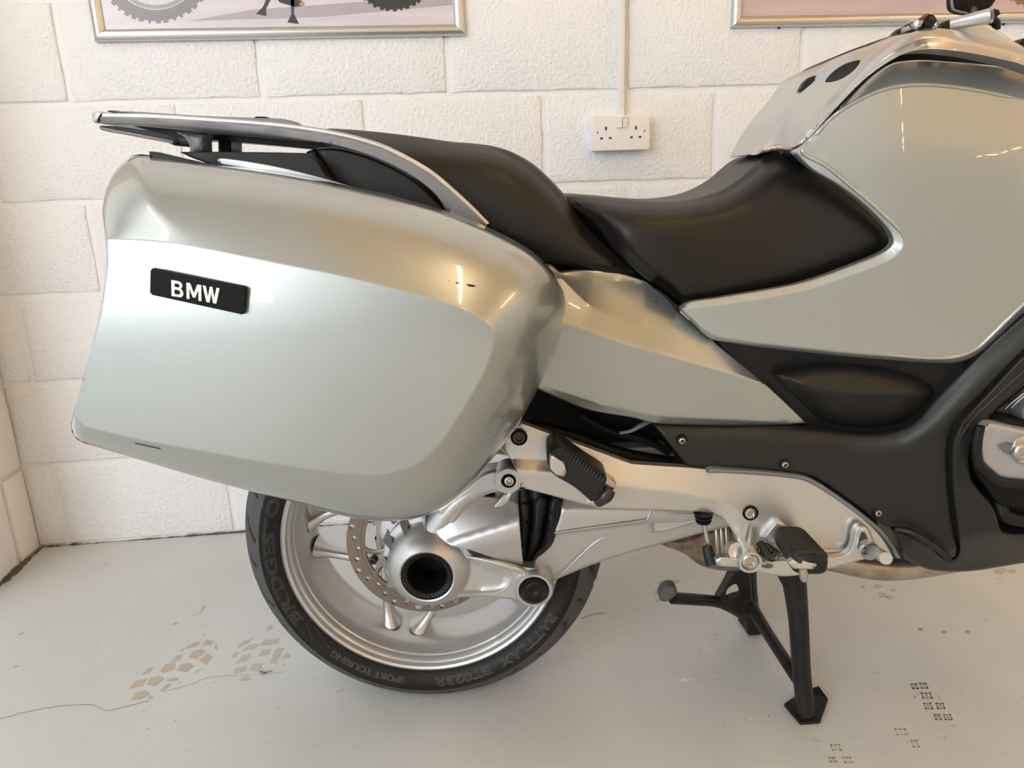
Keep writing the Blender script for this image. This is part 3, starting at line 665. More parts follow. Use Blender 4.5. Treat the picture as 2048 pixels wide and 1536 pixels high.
def arc_text(s, p0, p1, h, rc, outline=.0, m=LET, shear=0.0, y0=-.0872):
    V, F = text_mesh(s, 1.0, outline=outline/h if outline else 0, extrude=.01, res=3)
    cap = .72; u0, u1 = V[:, 0].min(), V[:, 0].max()
    a0 = ang(*p0, y0); a1 = ang(*p1, y0)
    da = (a0-a1) % (2*math.pi); u = (V[:, 0]-u0)/(u1-u0)+V[:, 1]*shear; v = V[:, 1]/cap
    a = a0-da*u; r = rc-h/2+h*v; z = V[:, 2]*h
    yy = side_y(r)-.0004+ (-z*.6 if outline else -np.clip(V[:, 2], 0, 1)*.05)
    return mesh('tyre_lettering', np.stack([WX+r*np.cos(a), yy, WZ+r*np.sin(a)], 1), F, m, tyre, False)
arc_text('BRIDGESTONE', (592, 1252), (595, 945), .0165, .2585, outline=.00075)
arc_text('BATTLAX  BT023R', (1103, 1228), (868, 1372), .0150, .2590, outline=.0006, m=LETD)
arc_text('SPORT TOURING', (808, 1364), (664, 1304), .0100, .2580, outline=.0005, m=LETD)
# arrow and code between the words
def arc_poly(name, P, m=LET, w=.0008):
    out = []
    for a, b in zip(P, P[1:]):
        pa = U(a[0], a[1], -.087); pb = U(b[0], b[1], -.087); ra = math.hypot(pa[0]-WX, pa[2]-WZ); rb = math.hypot(pb[0]-WX, pb[2]-WZ); pa[1] = side_y(ra)-.0005; pb[1] = side_y(rb)-.0005
        out.append(tube_data([pa, pb], [w, w], 5))
    V, F = join_data(out); return mesh(name, V, F, m, tyre, False)
arc_poly('rotation_arrow', [(612, 1250), (625, 1280), (618, 1245), (612, 1250)])
arc_poly('rotation_arrow', [(628, 1262), (660, 1300), (655, 1292), (640, 1296)])
arc_poly('moulded_line', [(872, 1356), (838, 1352)], LETD)
lathe('bead_line', [(.2440, -.0755), (.2450, -.0772), (.2462, -.0772)], (WX, WZ), M['rubber'], tyre, 160)
lathe('shoulder_line', [(.2712, -.0873), (.2720, -.0882), (.2728, -.0868)], (WX, WZ), M['rubber'], tyre, 160)
# ---- brake disc
DY = -.055
def disc():
    n = 180; bm = bmesh.new(); DR = .1325; RI = .101
    V2 = []; faces = []
    P = [(DR*math.cos(2*math.pi*i/n), DR*math.sin(2*math.pi*i/n)) for i in range(n)]; V2 += P; O = list(range(n)); edges = []
    m_ = 108; Q = []
    for i in range(m_):
        a = 2*math.pi*i/m_; Q.append(((RI)*math.cos(a), (RI)*math.sin(a)))
    holes = [Q]
    k = 0
    for i in range(36):
        a = 2*math.pi*(i+.25)/36; rr = [.1255, .1185, .1125, .1185][i % 4] if True else .12
        holes.append([(rr*math.cos(a)+.0045*math.cos(t), rr*math.sin(a)+.0045*math.sin(t)) for t in np.linspace(0, 2*math.pi, 14, endpoint=False)])
    for h in holes:
        s = len(V2); V2 += h; edges += [(s+i, s+(i+1) % len(h)) for i in range(len(h))]
    hv, he, hf, *_ = delaunay_2d_cdt([Vector(v) for v in V2], edges, [O], 1, 1e-6)
    P = np.array([[v.x, v.y] for v in hv]); F = [list(f) for f in hf]; cen = np.array([P[f].mean(0) for f in F]); keep = np.ones(len(F), bool)
    for h in holes: keep &= ~inside(cen, np.array(h))
    F = [f for f, q in zip(F, keep) if q]; N = len(P); V = [(WX+p[0], DY-.0025, WZ+p[1]) for p in P]+[(WX+p[0], DY+.0025, WZ+p[1]) for p in P]
    cnt = {(a, b) for f in F for a, b in zip(f, f[1:]+f[:1])}
    FF = F+[[i+N for i in reversed(f)] for f in F]+[[b, a, a+N, b+N] for a, b in cnt if (b, a) not in cnt]
    return mesh('brake_disc', V, FF, M['brake'], bike, True, 30)
dk = disc()
lathe('disc_groove', [(.1075, DY-.0026), (.1080, DY-.0031), (.1090, DY-.0031), (.1095, DY-.0026)], (WX, WZ), M['brake'], dk, 120)
lathe('disc_groove', [(.1150, DY-.0026), (.1153, DY-.0029), (.1159, DY-.0029), (.1162, DY-.0026)], (WX, WZ), M['brake'], dk, 120)
for k in range(5):                                        # carrier arms of the disc
    a = 2*math.pi*k/5+.95; ca, sa_ = math.cos(a), math.sin(a)
    for s in (-1, 1):
        P = [(WX+r*ca-s*w*sa_, DY, WZ+r*sa_+s*w*ca) for r, w in ((.060, .010), (.080, .012), (.094, .020), (.103, .030))]
        tube('carrier_arm', P, [.006, .005, .005, .006], M['brake'], dk, 8, .5)
    bolt((WX+.093*ca, DY-.004, WZ+.093*sa_), .007, dk, M['darksteel'], name='carrier_bolt')
# ---- final drive (the bevel gear case and its arm) ---------------------
HX, HZ = 0.0195, 0.3115
fd = lathe('final_drive', [(.0425, -.158), (.0450, -.1592), (.0472, -.1575), (.0530, -.153), (.0610, -.145), (.0670, -.135), (.0705, -.124), (.0715, -.112), (.0720, -.104), (.0790, -.1025), (.0815, -.100), (.0815, -.084), (.076, -.078), (.070, -.070), (0, -.070)], (HX, HZ), M['alu'], bike, 96, sharp=28)
lathe('bore_ring', [(.0430, -.150), (.0430, -.1565), (.0395, -.1575), (.0330, -.1545), (.0310, -.150), (.0305, -.085), (0, -.084)], (HX, HZ), M['plastic'], fd, 64)
out = []
for k in range(36):                                        # slanted ribs of the ring
    a = 2*math.pi*k/36; pa = (HX+.0325*math.cos(a), -.1552, HZ+.0325*math.sin(a)); pb = (HX+.0410*math.cos(a+.16), -.1578, HZ+.0410*math.sin(a+.16))
    out.append(tube_data([pa, pb], [.0011, .0014], 6))
V, F = join_data(out); mesh('ring_ribs', V, F, M['plastic'], fd, False)
for k in range(11):                                        # cooling fins round the case edge
    a = math.radians(62+k*29.5); ca, sa_ = math.cos(a), math.sin(a); t = np.array([-sa_, 0, ca]); r = np.array([ca, 0, sa_]); c = np.array([HX, 0, HZ])
    w = .0088
    V = [c+r*.062+np.array([0, -.1385, 0]), c+r*.079-t*w+np.array([0, -.101, 0]), c+r*.079+t*w+np.array([0, -.101, 0]), c+r*.087+np.array([0, -.1155, 0]), c+r*.0875-t*w*.8+np.array([0, -.082, 0]), c+r*.0875+t*w*.8+np.array([0, -.082, 0])]
    mesh('case_fin', V, [(0, 1, 3), (0, 3, 2), (1, 4, 3), (3, 5, 2), (3, 4, 5), (0, 2, 1)], M['alu'], fd, False)
tube('drain_bolt', [U(838, 1206, -.115), U(838, 1214, -.115)], [.007, .006], M['alu'], fd, 12, smooth_path=False)
# tapering neck between case and rubber boot
g_round = lambda t: .15*t+.85*(1-np.sqrt(np.maximum(1-t**2, 0)))
neck_o = [(880, 1008, 1), (905, 1000, 1), (960, 992, 1), (1037, 1002, 1, 's'), (1040, 1060, .4), (1046, 1130, .6, 's'), (1000, 1120, .6), (940, 1100, .4), (900, 1090, .4), (870, 1060, .4)]
panel('drive_neck', neck_o, rows([(860, 985, -.112), (1060, 980, -.112)], [(860, 1088, -.143), (908, 1073, -.146), (1036, 1033, -.143), (1060, 1028, -.142)], [(860, 1102, -.150), (908, 1088, -.154), (1036, 1049, -.151), (1060, 1045, -.150)], [(860, 1118, -.151), (908, 1106, -.155), (1036, 1074, -.152), (1060, 1070, -.151)], [(860, 1150, -.136), (1060, 1135, -.134)]), M['alu'], fd, edge=(3, .002), back=.06, step=8, creases=[[(895, 1077), (908, 1073), (1036, 1033)]])
# webbed lower arm with its pocket
arm_o = [(905, 1075, 's'), (925, 1068, 's'), (945, 1110), (1000, 1125), (1046, 1132), (1085, 1140), (1105, 1165), (1104, 1190), (1085, 1206), (1060, 1207), (1030, 1200), (960, 1194), (900, 1196, 's'), (880, 1190, 's'), (905, 1150)]
pock = [(932, 1115), (975, 1130), (1015, 1140), (1024, 1152), (1018, 1170), (1005, 1181), (975, 1185), (915, 1185), (912, 1160), (918, 1135)]
pin = spl(pock, True, 8)
def armY(x, y):
    P = np.stack([np.ravel(x), np.ravel(y)], 1); d = seg_dist(P, pin)[0]; ins = inside(P, pin)
    dd = np.where(ins, np.clip(d/7, 0, 1), 0); dd = dd*dd*(3-2*dd)
    return (-.1375+.006*dd).reshape(np.shape(x))
panel('lower_arm', arm_o, armY, M['alu'], fd, edge=(5, .005), back=.03, step=8, creases=[pock+[pock[0]]])
pv = U(1068, 1181, -.148)
lathe('pivot_boss', [(.0235, -.146), (.0255, -.149), (.029, -.149), (.0318, -.145), (.0328, -.138), (.0328, -.095), (0, -.095)], (pv[0], pv[2]), M['alu'], fd, 64)
cap = lathe('pivot_cap', [(0, -.1468), (.003, -.1468), (.0038, -.1478), (.0075, -.1495), (.012, -.1500), (.014, -.1485), (.0225, -.150), (.0232, -.146)], (pv[0], pv[2]), M['plastic'], fd, 48)
out = []
for k in range(30):
    a = 2*math.pi*k/30; out.append(tube_data([(pv[0]+.0158*math.cos(a), -.1492, pv[2]+.0158*math.sin(a)), (pv[0]+.0218*math.cos(a+.2), -.1506, pv[2]+.0218*math.sin(a+.2))], [.0009, .0011], 6))
V, F = join_data(out); mesh('cap_ribs', V, F, M['plastic'], cap, False)
# bright swooping rib from case to pivot
S = spl(pock[:10], False, 6)[6:-22]; mesh('pocket_rim_glint', *tube_data(U(S[:, 0], S[:, 1], -.1372), [.0014]*len(S), 8, .8), M['alu'], fd, True, 60)  # thin tube added on the pocket edge so it shows a bright line
tube('arm_rib', [U(934, 1113, -.139), U(965, 1119, -.1425), U(1000, 1127, -.144), U(1035, 1138, -.143), U(1060, 1150, -.134)], [.0008, .0032, .0048, .0058, .005], M['alu'], fd, 12)
# ---- rubber boot: three deep folds
for i, (xt0, xt1, yt, xm0, xm1, xb) in enumerate([(1036, 1061, 1004, 1038, 1058, 1046), (1066, 1098, 994, 1058, 1082, 1049), (1100, 1127, 992, 1084, 1107, 1053)]):
    o = [(xt0, yt, 1, 's'), (xt1, yt-2, 1, 's'), (xm1+(xt1-xm1)*.35, 1055, 1), (xm1-2, 1090, 1), (xb+4, 1128, 1, 's'), (xb-2, 1126, 1, 's'), (xm0+(1 if i == 0 else -2), 1090, 1), (xm0+(xt0-xm0)*.4, 1055, 1)]
    mid = [((xt0+xt1)/2-1, yt+1), ((xm0+xm1)/2+3, 1055), ((xm0+xm1)/2-2, 1090), (xb+1, 1125)]
    panel('rubber_boot', o, dome(mid+[(p[0]+1, p[1]) for p in mid[::-1]], [(p[0], p[1], .02) for p in o], rows([(1000, 980, -.128), (1150, 980, -.128)], [(1000, 1060, -.140), (1150, 1060, -.137)], [(1000, 1130, -.118), (1150, 1130, -.118)]), g_round), M['plastic'], bike, edge=(2, .001), back=.05, step=7)
bo = [(1032, 1000, 's'), (1130, 990, 's'), (1110, 1060), (1062, 1128, 's'), (1044, 1132, 's'), (1036, 1060)]
panel('boot_core', bo, const(-.108), M['black'], bike, edge=(4, .004), back=.05, step=20)
# ---- swing arm: rounded upper tube and flat lower web
sw_o = [(1118, 985, .3, 's'), (1300, 1010, .4), (1470, 1018, .6, 's'), (1470, 1052, 1, 's'), (1442, 1057, 1), (1323, 1088, 1), (1189, 1128, 1), (1104, 1163, 1, 's'), (1098, 1148, 1), (1082, 1136, 1), (1064, 1128, 1, 's'), (1085, 1096, 1), (1108, 1062, .6), (1122, 1020, .4)]
swing = panel('swing_arm', sw_o, rows([(1060, 985, -.105), (1480, 985, -.105)], [(1060, 1020, -.128), (1300, 1022, -.128), (1480, 1030, -.118)], [(1060, 1074, -.126), (1110, 1064, -.128), (1292, 1040, -.128), (1480, 1046, -.115)], [(1060, 1082, -.118), (1110, 1070, -.118), (1292, 1048, -.119), (1480, 1050, -.114)], [(1060, 1180, -.106), (1200, 1125, -.108), (1480, 1060, -.110)]), M['alu'], bike, edge=(6, .006), back=.10, step=11, creases=[[(1110, 1064), (1292, 1040)], [(1110, 1070), (1292, 1048)]])
tube('swing_arm_edge', [U(1108, 1066, -.129), U(1200, 1053, -.130), U(1285, 1041, -.130), U(1297, 1033, -.130), U(1301, 1018, -.128)], [.0010, .0014, .0016, .0016, .001], M['alu'], swing, 8)
tube('swing_arm_edge', [U(1112, 1160, -.112), U(1190, 1085, -.116), U(1240, 1070, -.114)], [.0010, .0020, .0008], M['alu'], swing, 8)
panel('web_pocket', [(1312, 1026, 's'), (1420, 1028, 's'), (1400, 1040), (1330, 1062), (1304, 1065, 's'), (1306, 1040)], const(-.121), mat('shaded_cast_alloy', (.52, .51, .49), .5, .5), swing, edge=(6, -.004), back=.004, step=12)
# ---- upper silver strut and its lug behind the side case
tube('upper_strut', [U(868, 1062, -.112), U(905, 1012, -.118), U(955, 975, -.118), U(1018, 948, -.112)], [.022, .019, .017, .014], M['alu'], bike, 20, 1.1)
st = panel('caliper_arm', [(868, 1018, 's'), (886, 1008, 's'), (930, 975), (965, 945), (1010, 935, 's'), (1012, 985, 's'), (990, 985), (950, 1000), (925, 1025), (908, 1050), (898, 1052), (885, 1040)], const(-.137), M['alu'], bike, edge=(9, .010), back=.03, step=10)
lg = U(1017, 962, -.150)
lug = lathe('strut_lug', [(0, -.143), (.010, -.143), (.0118, -.150), (.020, -.150), (.0225, -.147), (.0225, -.11), (0, -.11)], (lg[0], lg[2]), M['alu'], bike, 48)
bolt((lg[0]+.001, -.152, lg[2]), .0085, lug, M['steel'], ring=.0105)
panel('strut_leg', [(1010, 985, 's'), (1030, 982, 's'), (1012, 1010), (990, 1022), (978, 1022, 's')], const(-.128), M['alu'], bike, edge=(4, .004), back=.02, step=10)
tube('brake_hose', [U(985, 972, -.10), U(960, 990, -.10), U(940, 1004, -.10)], [.012, .013, .010], M['black'], bike, 12)
tube('speed_sensor_lead', [U(912, 1040, -.105), U(935, 1010, -.11), U(962, 992, -.11)], [.004, .004, .004], M['darksteel'], bike, 8)
def smoothf(f, r=22):
    def g(x, y):
        s = 0
        for dx, dy in ((0, 0), (r, 0), (-r, 0), (0, r), (0, -r), (r*.7, r*.7), (-r*.7, r*.7), (r*.7, -r*.7), (-r*.7, -r*.7), (2*r, 0), (-2*r, 0), (0, 2*r), (0, -2*r)): s = s+f(x+dx, y+dy)
        return s/13
    return g
# ================================================================== side case
case_o = [(264, 311, 1.0, 's'), (315, 314, 1.0), (386, 325, 1.0), (495, 339, 1.0), (600, 356, 1.0), (700, 377, 1.0), (770, 393, 1.0), (846, 414, 1.0), (928, 441, 1.0), (1010, 478, 1.0), (1065, 511, 1.0), (1104, 548, 1.0), (1124, 580, 1.05), (1131, 610, 1.1), (1131, 640, 1.15),
    (1119, 684, 1.1), (1083, 764, 1.05), (1039, 846, 1.0), (1006, 891, .95), (965, 942, .85), (935, 977, .75), (886, 1015, .65), (845, 1032, .6), (804, 1041, .6), (763, 1042, .6), (708, 1036, .6), (640, 1020, .6), (590, 1005, .55), (490, 980, .5), (390, 953, .45),
    (300, 926, .40), (200, 896, .35), (162, 884, .30), (148, 872, .25), (142, 853, .22), (150, 815, .18), (166, 755, .15), (184, 690, .15), (200, 625, .15), (209, 565, .15), (213, 525, .18), (212, 489, .22), (207, 450, .35), (205, 415, .5), (215, 371, .7), (234, 337, .88)]
DROP = .125
case_in = [(208, 476, 's'), (300, 482), (356, 488), (509, 518), (700, 556), (873, 600), (950, 628), (982, 655), (986, 690), (970, 740), (915, 835), (872, 896), (830, 930), (760, 950), (700, 948), (560, 930), (400, 902), (250, 874), (165, 852, 's'), (150, 835, 's'), (213, 530, 's')]
def g_case(t): return .42*t+.10*t**2+.48*(1-np.sqrt(np.maximum(1-t**3.2, 0)))
caseY = dome(case_in, [(p[0], p[1], DROP*p[2]) for p in case_o], lambda x, y: -.448+.010*((x-600)/450)**2+.008*((y-720)/200)**2, g_case)
case = panel('side_case', case_o, caseY, M['paint'], bike, edge=(7, .006), back=.055, step=12, creases=[case_in+[case_in[0][:2]]], ostep=7)
# dark inner shell of the case and the seal line round the lid
inner = [(p[0]+(dx), p[1]+dy) for p, dx, dy in [((p[0], p[1]), 0, 0) for p in case_o]]
cs = spl([p[:2] for p in case_o], True, 14); ce = U(cs[:, 0], cs[:, 1], caseY(cs[:, 0], cs[:, 1])+.048)
cc = ce.mean(0); ce2 = cc+(ce-cc)*np.array([.992, 1, .990]); V = []; F = []; n = len(ce)
for dy in (0, .006): V += [tuple(p+[0, dy, 0]) for p in (ce2 if dy == 0 else cc+(ce-cc)*np.array([1.002, 1, 1.003]))]
V += [tuple(np.array([p[0], max(-.19, p[1]+.03), p[2]])) for p in cc+(ce-cc)*np.array([.97, 1, .97])]
for a in range(2):
    for i in range(n): F.append((a*n+i, a*n+(i+1) % n, (a+1)*n+(i+1) % n, (a+1)*n+i))
F.append(tuple(range(2*n, 3*n)))
mesh('case_shell', V, F, M['plastic'], case, True, 40)
# brand plate
bp = panel('brand_plate', [(301, 541, 's'), (305, 536.5, 's'), (487, 573, 's'), (491, 578, 's'), (489, 625, 's'), (484, 629, 's'), (305, 590, 's'), (300, 585, 's')], const(-.4515), M['badge'], case, edge=(2, .0012), back=.006, step=30, ostep=3)
q0, q1, q2 = np.array([343., 592.]), np.array([438.5, 608.5]), np.array([342.5, 560.])
def glyph(P, holes=()):
    f = lambda Q: [tuple(q0+(q1-q0)*u+(q2-q0)*v)+('s',) for u, v in Q]
    panel('plate_letter', f(P), const(-.4526), M['letter'], bp, edge=(.8, .0004), back=.0015, step=20, ostep=40, holes=[[q[:2] for q in f(h)] for h in holes])
def arc(cx, cy, rx, ry, a0, a1, n=7): return [(cx+rx*math.cos(math.radians(a0+(a1-a0)*i/n)), cy+ry*math.sin(math.radians(a0+(a1-a0)*i/n))) for i in range(n+1)]
glyph([(0, 0)]+arc(.165, .275, .085, .275, -90, 60)[0:]+arc(.150, .755, .080, .245, -50, 90)+[(0, 1)], [[(.065, .17)]+arc(.150, .30, .035, .13, -90, 90, 5)+[(.065, .43)], [(.065, .60)]+arc(.140, .715, .032, .115, -90, 90, 5)+[(.065, .83)]])
glyph([(.315, 0), (.375, 0), (.375, .66), (.445, .14), (.495, .14), (.565, .66), (.565, 0), (.625, 0), (.625, 1), (.545, 1), (.470, .42), (.395, 1), (.315, 1)])
glyph([(.655, 1), (.720, 1), (.765, .33), (.805, 1), (.860, 1), (.900, .33), (.945, 1), (1.01, 1), (.935, 0), (.870, 0), (.832, .62), (.795, 0), (.730, 0)])
# scuffs on the lid
sc_ = M['black']
for P in ([(932, 567.5), (948, 570), (953, 573), (940, 573)], [(911, 564), (918, 565), (917, 566.5), (912, 566)], [(897, 561), (899, 561), (899, 562.5), (897, 562.5)]):
    pts = U([p[0] for p in P], [p[1] for p in P], caseY(np.array([p[0] for p in P], float), np.array([p[1] for p in P], float))-.0006); mesh('paint_scuff', pts, [tuple(range(len(P)))], sc_, case, False)
x = np.linspace(270, 321, 12); yb = 887+(x-270)*.216; pts = U(x, yb, caseY(x, yb)-.0008); mesh('lid_seam', *tube_data(pts, [.0004]*12, 5), M['black'], case, False)
# case top flap and bracket
panel('case_hinge_flap', [(298, 303, 's'), (304, 303, 's'), (345, 313), (385, 322, 's'), (410, 332, 's'), (300, 316, 's')], const(-.30), M['plastic'], case, edge=(2, .001), back=.02, step=14)
# ================================================================== saddle
pil_o = [(632, 262, .6, 's'), (655, 257.5, .9), (700, 259, 1), (775, 266, 1), (845, 275, 1), (901, 283, 1), (950, 287, 1), (990, 293, 1), (1024, 304, 1), (1065, 327, 1), (1095, 353, 1), (1128, 388, 1), (1165, 437, .9), (1200, 478, .6), (1240, 512, .5), (1272, 542, .4), (1274, 550, .4, 's'), (1262, 555, .4), (1175, 538, .4), (1108, 528, .4), (1020, 500, .4), (900, 460, .4), (760, 420, .4), (672, 385, .4), (640, 330, .4)]
g_seat = lambda t: 1-np.sqrt(np.maximum(1-np.clip(t, 0, 1)**2.6, 0))
seat_face = rows([(600, 250, -.135), (1300, 250, -.135)], [(600, 340, -.150), (1000, 400, -.150), (1300, 470, -.150)], [(600, 420, -.158), (1300, 560, -.152)])
pil_in = [(690, 330), (780, 345), (880, 362), (960, 380), (1030, 420), (1090, 470), (1180, 515), (1230, 540), (1180, 530), (1080, 505), (900, 440), (720, 390)]
pil = panel('pillion_seat', pil_o, smoothf(dome(pil_in, [(p[0], p[1], .11*p[2]) for p in pil_o], smoothf(seat_face, 50), g_seat), 11), M['vinyl'], bike, edge=(20, .020), backY=.12, step=11)
rid_o = [(1110, 392, 1), (1135, 389, 1), (1200, 393, 1), (1290, 401, 1), (1340, 402, 1), (1400, 394, 1), (1440, 380, 1), (1478, 356, 1), (1500, 335, 1), (1525, 315, 1), (1550, 304, 1), (1580, 306, .9), (1615, 325, .5), (1680, 365, .4), (1750, 420, .35), (1790, 462, .3), (1799, 480, .3), (1796, 492, .3), (1778, 506, .3), (1700, 538, .3), (1600, 572, .3), (1490, 595, .3), (1400, 606, .3), (1362, 607, .3, 's'), (1318, 576, .4), (1272, 543, .4), (1236, 508, .4), (1180, 440, .6)]
rid_face = rows([(1100, 380, -.15), (1350, 390, -.165), (1500, 300, -.125), (1850, 300, -.17)], [(1100, 450, -.150), (1350, 480, -.175), (1550, 420, -.150), (1850, 430, -.19)], [(1100, 600, -.165), (1350, 600, -.172), (1550, 560, -.168), (1850, 500, -.195)])
rid_in = [(1260, 470), (1330, 470), (1420, 470), (1500, 445), (1570, 410), (1620, 400), (1690, 430), (1755, 480), (1700, 510), (1600, 540), (1480, 570), (1380, 580), (1310, 535)]
rid = panel('rider_seat', rid_o, smoothf(dome(rid_in, [(p[0], p[1], .115*p[2]) for p in rid_o], smoothf(rid_face, 55), g_seat), 11), M['vinyl'], bike, edge=(20, .018), backY=.12, step=11)
# ================================================================== luggage rack / grab rail
rail_o = [(198, 243, 1), (198, 233, 1), (206, 227, 1), (230, 226.5, 1), (304, 229, 1), (413, 236, 1), (550, 246.5, 1), (640, 258, 1), (700, 270, 1), (764, 289, 1), (819, 316, 1), (862, 341, 1), (902, 374, 1), (942, 411, 1), (978, 448, 1, 's'), (945, 452, 1, 's'), (893, 424, 1, 's'), (886, 410, 1), (873, 392, 1), (846, 368, 1), (805, 342, 1), (750, 316, 1), (696, 298, 1), (640, 286, 1), (550, 277, .8), (470, 270, .8), (413, 266, .8), (330, 256, .8), (250, 249, .8), (205, 248, .8)]
rr_top = [(200, 234, 0), (304, 236.5, 0), (413, 243, 0), (550, 254, 0), (640, 266, 0), (700, 277, 0), (764, 297, 0), (819, 323, 0), (862, 349, 0), (902, 383, 0), (942, 420, 0), (980, 458, 0)]
railY = rows([(a, b-9, -.192+.012) for a, b, c in rr_top], [(a, b, -.200) for a, b, c in rr_top], [(200, 246, -.198), (413, 257, -.198), (550, 271, -.198), (700, 298, -.200), (820, 355, -.200), (900, 430, -.200), (980, 470, -.2)], [(200, 256, -.185), (413, 268, -.185), (550, 282, -.187), (700, 305, -.197), (820, 360, -.2), (980, 480, -.2)])
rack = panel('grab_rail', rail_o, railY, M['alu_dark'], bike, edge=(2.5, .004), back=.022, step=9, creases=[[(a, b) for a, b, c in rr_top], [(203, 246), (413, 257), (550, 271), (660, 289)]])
hl = [(206, 232), (304, 233.5), (413, 240), (550, 250), (640, 262), (700, 274), (764, 293), (819, 320), (862, 346), (902, 379), (942, 416), (974, 449)]
S = spl(hl, False, 14); mesh('rail_edge_highlight', *tube_data(U(S[:, 0], S[:, 1], -.1955), [.0038]*len(S), 10, .7), M['alu_mid'], rack, True, 60)  # lighter silver strip puts a highlight on the rail's upper edge
panel('rail_end_cap', [(184, 240), (184, 228), (190, 223.5), (206, 224), (203, 230), (196, 240), (190, 246)], const(-.185), M['alu_mid'], rack, edge=(3, .004), back=.3, step=8)
tube('end_cap_gap', [U(204, 228, -.197), U(199, 235, -.199), U(197, 245, -.197)], [.0012]*3, M['black'], rack, 6)
# rail post and black ones behind
panel('rail_post', [(352, 264, 's'), (415, 266, 's'), (412, 280), (413, 306, 's'), (380, 306, 's'), (379, 290), (372, 277)], const(-.180), M['alu_dark'], rack, edge=(14, .016), back=.02, step=7)
panel('rack_post', [(436, 268, 's'), (463, 268, 's'), (463, 306, 's'), (437, 306, 's')], const(-.12), M['plastic'], rack, edge=(3, .003), back=.04, step=12)
# rack deck: near slope, far rail, dark undertray
panel('rack_deck', [(215, 224, 's'), (243, 222.5), (410, 232), (504, 235.5), (570, 238.5), (588, 244), (600, 254, 's'), (500, 246, 's'), (300, 232, 's')], const(-.165), M['alu_dark'], rack, edge=(2, .002), back=.03, step=12)
for x0, x1, y in ((214, 240, 222), (508, 536, 234)): panel('rack_rubber', [(x0, y+1, 's'), (x0+4, y-1, 's'), (x1-4, y-.5, 's'), (x1, y+2, 's')], const(-.155), M['plastic'], rack, edge=(1, .001), back=.02, step=12)
under = panel('rack_undertray', [(202, 251, 's'), (230, 252, 's'), (350, 268, 's'), (358, 278, 's'), (361, 292, 's'), (348, 291, 's'), (330, 282, 's'), (214, 261), (205, 257)], const(.02), M['plastic'], rack, edge=(3, .004), back=.12, step=12)
tube('far_rail_edge', [U(203, 252, .0), U(207, 258, .0), U(260, 268, .0), U(345, 284, .0)], [.0025]*4, M['alu_dark'], under, 8)
panel('rack_underside', [(250, 247, 's'), (415, 262, 's'), (560, 276, 's'), (655, 286, 's'), (668, 300, 's'), (630, 298), (520, 288), (420, 280), (370, 278), (300, 262)], const(-.13), M['plastic'], rack, edge=(2, .002), back=.06, step=14)
# tail plastic between rack and side case
tail = panel('tail_fairing', [(359, 304, 's'), (380, 303.5), (500, 304), (608, 306, 's'), (630, 318), (655, 352), (690, 372, 's'), (700, 385, 's'), (500, 350, 's'), (430, 332, 's'), (385, 316)], const(-.215), M['plastic'], bike, edge=(3, .003), back=.1, step=14)
panel('tail_stripe', [(435, 319, 's'), (439, 317), (520, 327), (600, 344), (700, 372), (745, 386, 's'), (740, 392, 's'), (600, 358, 's'), (437, 328, 's')], const(-.2195), M['paint'], tail, edge=(2, .001), back=.004, step=14)
panel('seat_hinge_cover', [(612, 304, 's'), (632, 296, 's'), (642, 330), (668, 360), (760, 395, 's'), (860, 418, 's'), (700, 385, 's'), (655, 362), (625, 325)], const(-.165), M['black'], bike, edge=(3, .003), back=.08, step=14)
panel('seat_base', [(630, 296, 's'), (660, 294), (700, 300), (760, 320), (830, 358), (880, 405), (905, 430, 's'), (1000, 480, 's'), (700, 385, 's'), (672, 365), (655, 345)], const(-.175), M['pad'], bike, edge=(8, .010), back=.06, step=12)
# ================================================================== painted side panel under the seats
sp_o = [(1095, 528, .6), (1120, 545, .6, 's'), (1172, 540, .4), (1240, 547, .4), (1290, 562, .4, 's'), (1306, 574, .6), (1340, 599, .8), (1359, 624, .8), (1425, 680, .8), (1475, 722, .8), (1531, 768, .8), (1585, 818, .8), (1613, 846, .8, 's'), (1560, 850, .8), (1406, 851, .8), (1306, 846, .8), (1272, 837, .8), (1200, 825, .8), (1162, 815, .8), (1125, 800, .8), (1075, 778, .8, 's'), (1050, 700, .5)]
spY = rows([(1050, 520, -.140), (1290, 520, -.135), (1620, 820, -.170)],
           [(1050, 545, -.150), (1125, 560, -.165), (1180, 545, -.140), (1290, 565, -.138), (1360, 624, -.158), (1620, 840, -.175)],
           [(1050, 550, -.200), (1125, 556, -.192), (1156, 590, -.191), (1178, 611, -.190), (1212, 628, -.190), (1281, 650, -.189), (1356, 659, -.184), (1425, 682, -.180), (1531, 767, -.176), (1620, 845, -.17)],
           [(1050, 610, -.215), (1134, 648, -.212), (1275, 695, -.210), (1406, 732, -.204), (1531, 767, -.190), (1620, 846, -.178)],
           [(1050, 765, -.200), (1125, 785, -.198), (1200, 810, -.197), (1306, 830, -.194), (1406, 836, -.190), (1620, 849, -.178)],
           [(1050, 790, -.185), (1125, 802, -.182), (1200, 828, -.180), (1306, 850, -.178), (1406, 852, -.176), (1620, 856, -.172)])
side = panel('side_panel', sp_o, spY, M['paint'], bike, edge=(3, .004), back=.02, step=9, creases=[[(1122, 556), (1156, 590), (1178, 611), (1212, 628), (1281, 650), (1356, 659)], [(1050, 610), (1134, 648), (1275, 695), (1406, 732), (1531, 767), (1600, 800)], [(1060, 768), (1125, 785), (1200, 810), (1306, 830), (1406, 836), (1560, 846)]])
panel('side_panel_trim', [(1304, 572, 's'), (1330, 588), (1348, 604), (1362, 618, 's'), (1358, 627, 's'), (1336, 600), (1308, 579, 's')], const(-.176), M['plastic'], side, edge=(2, .002), back=.03, step=10)
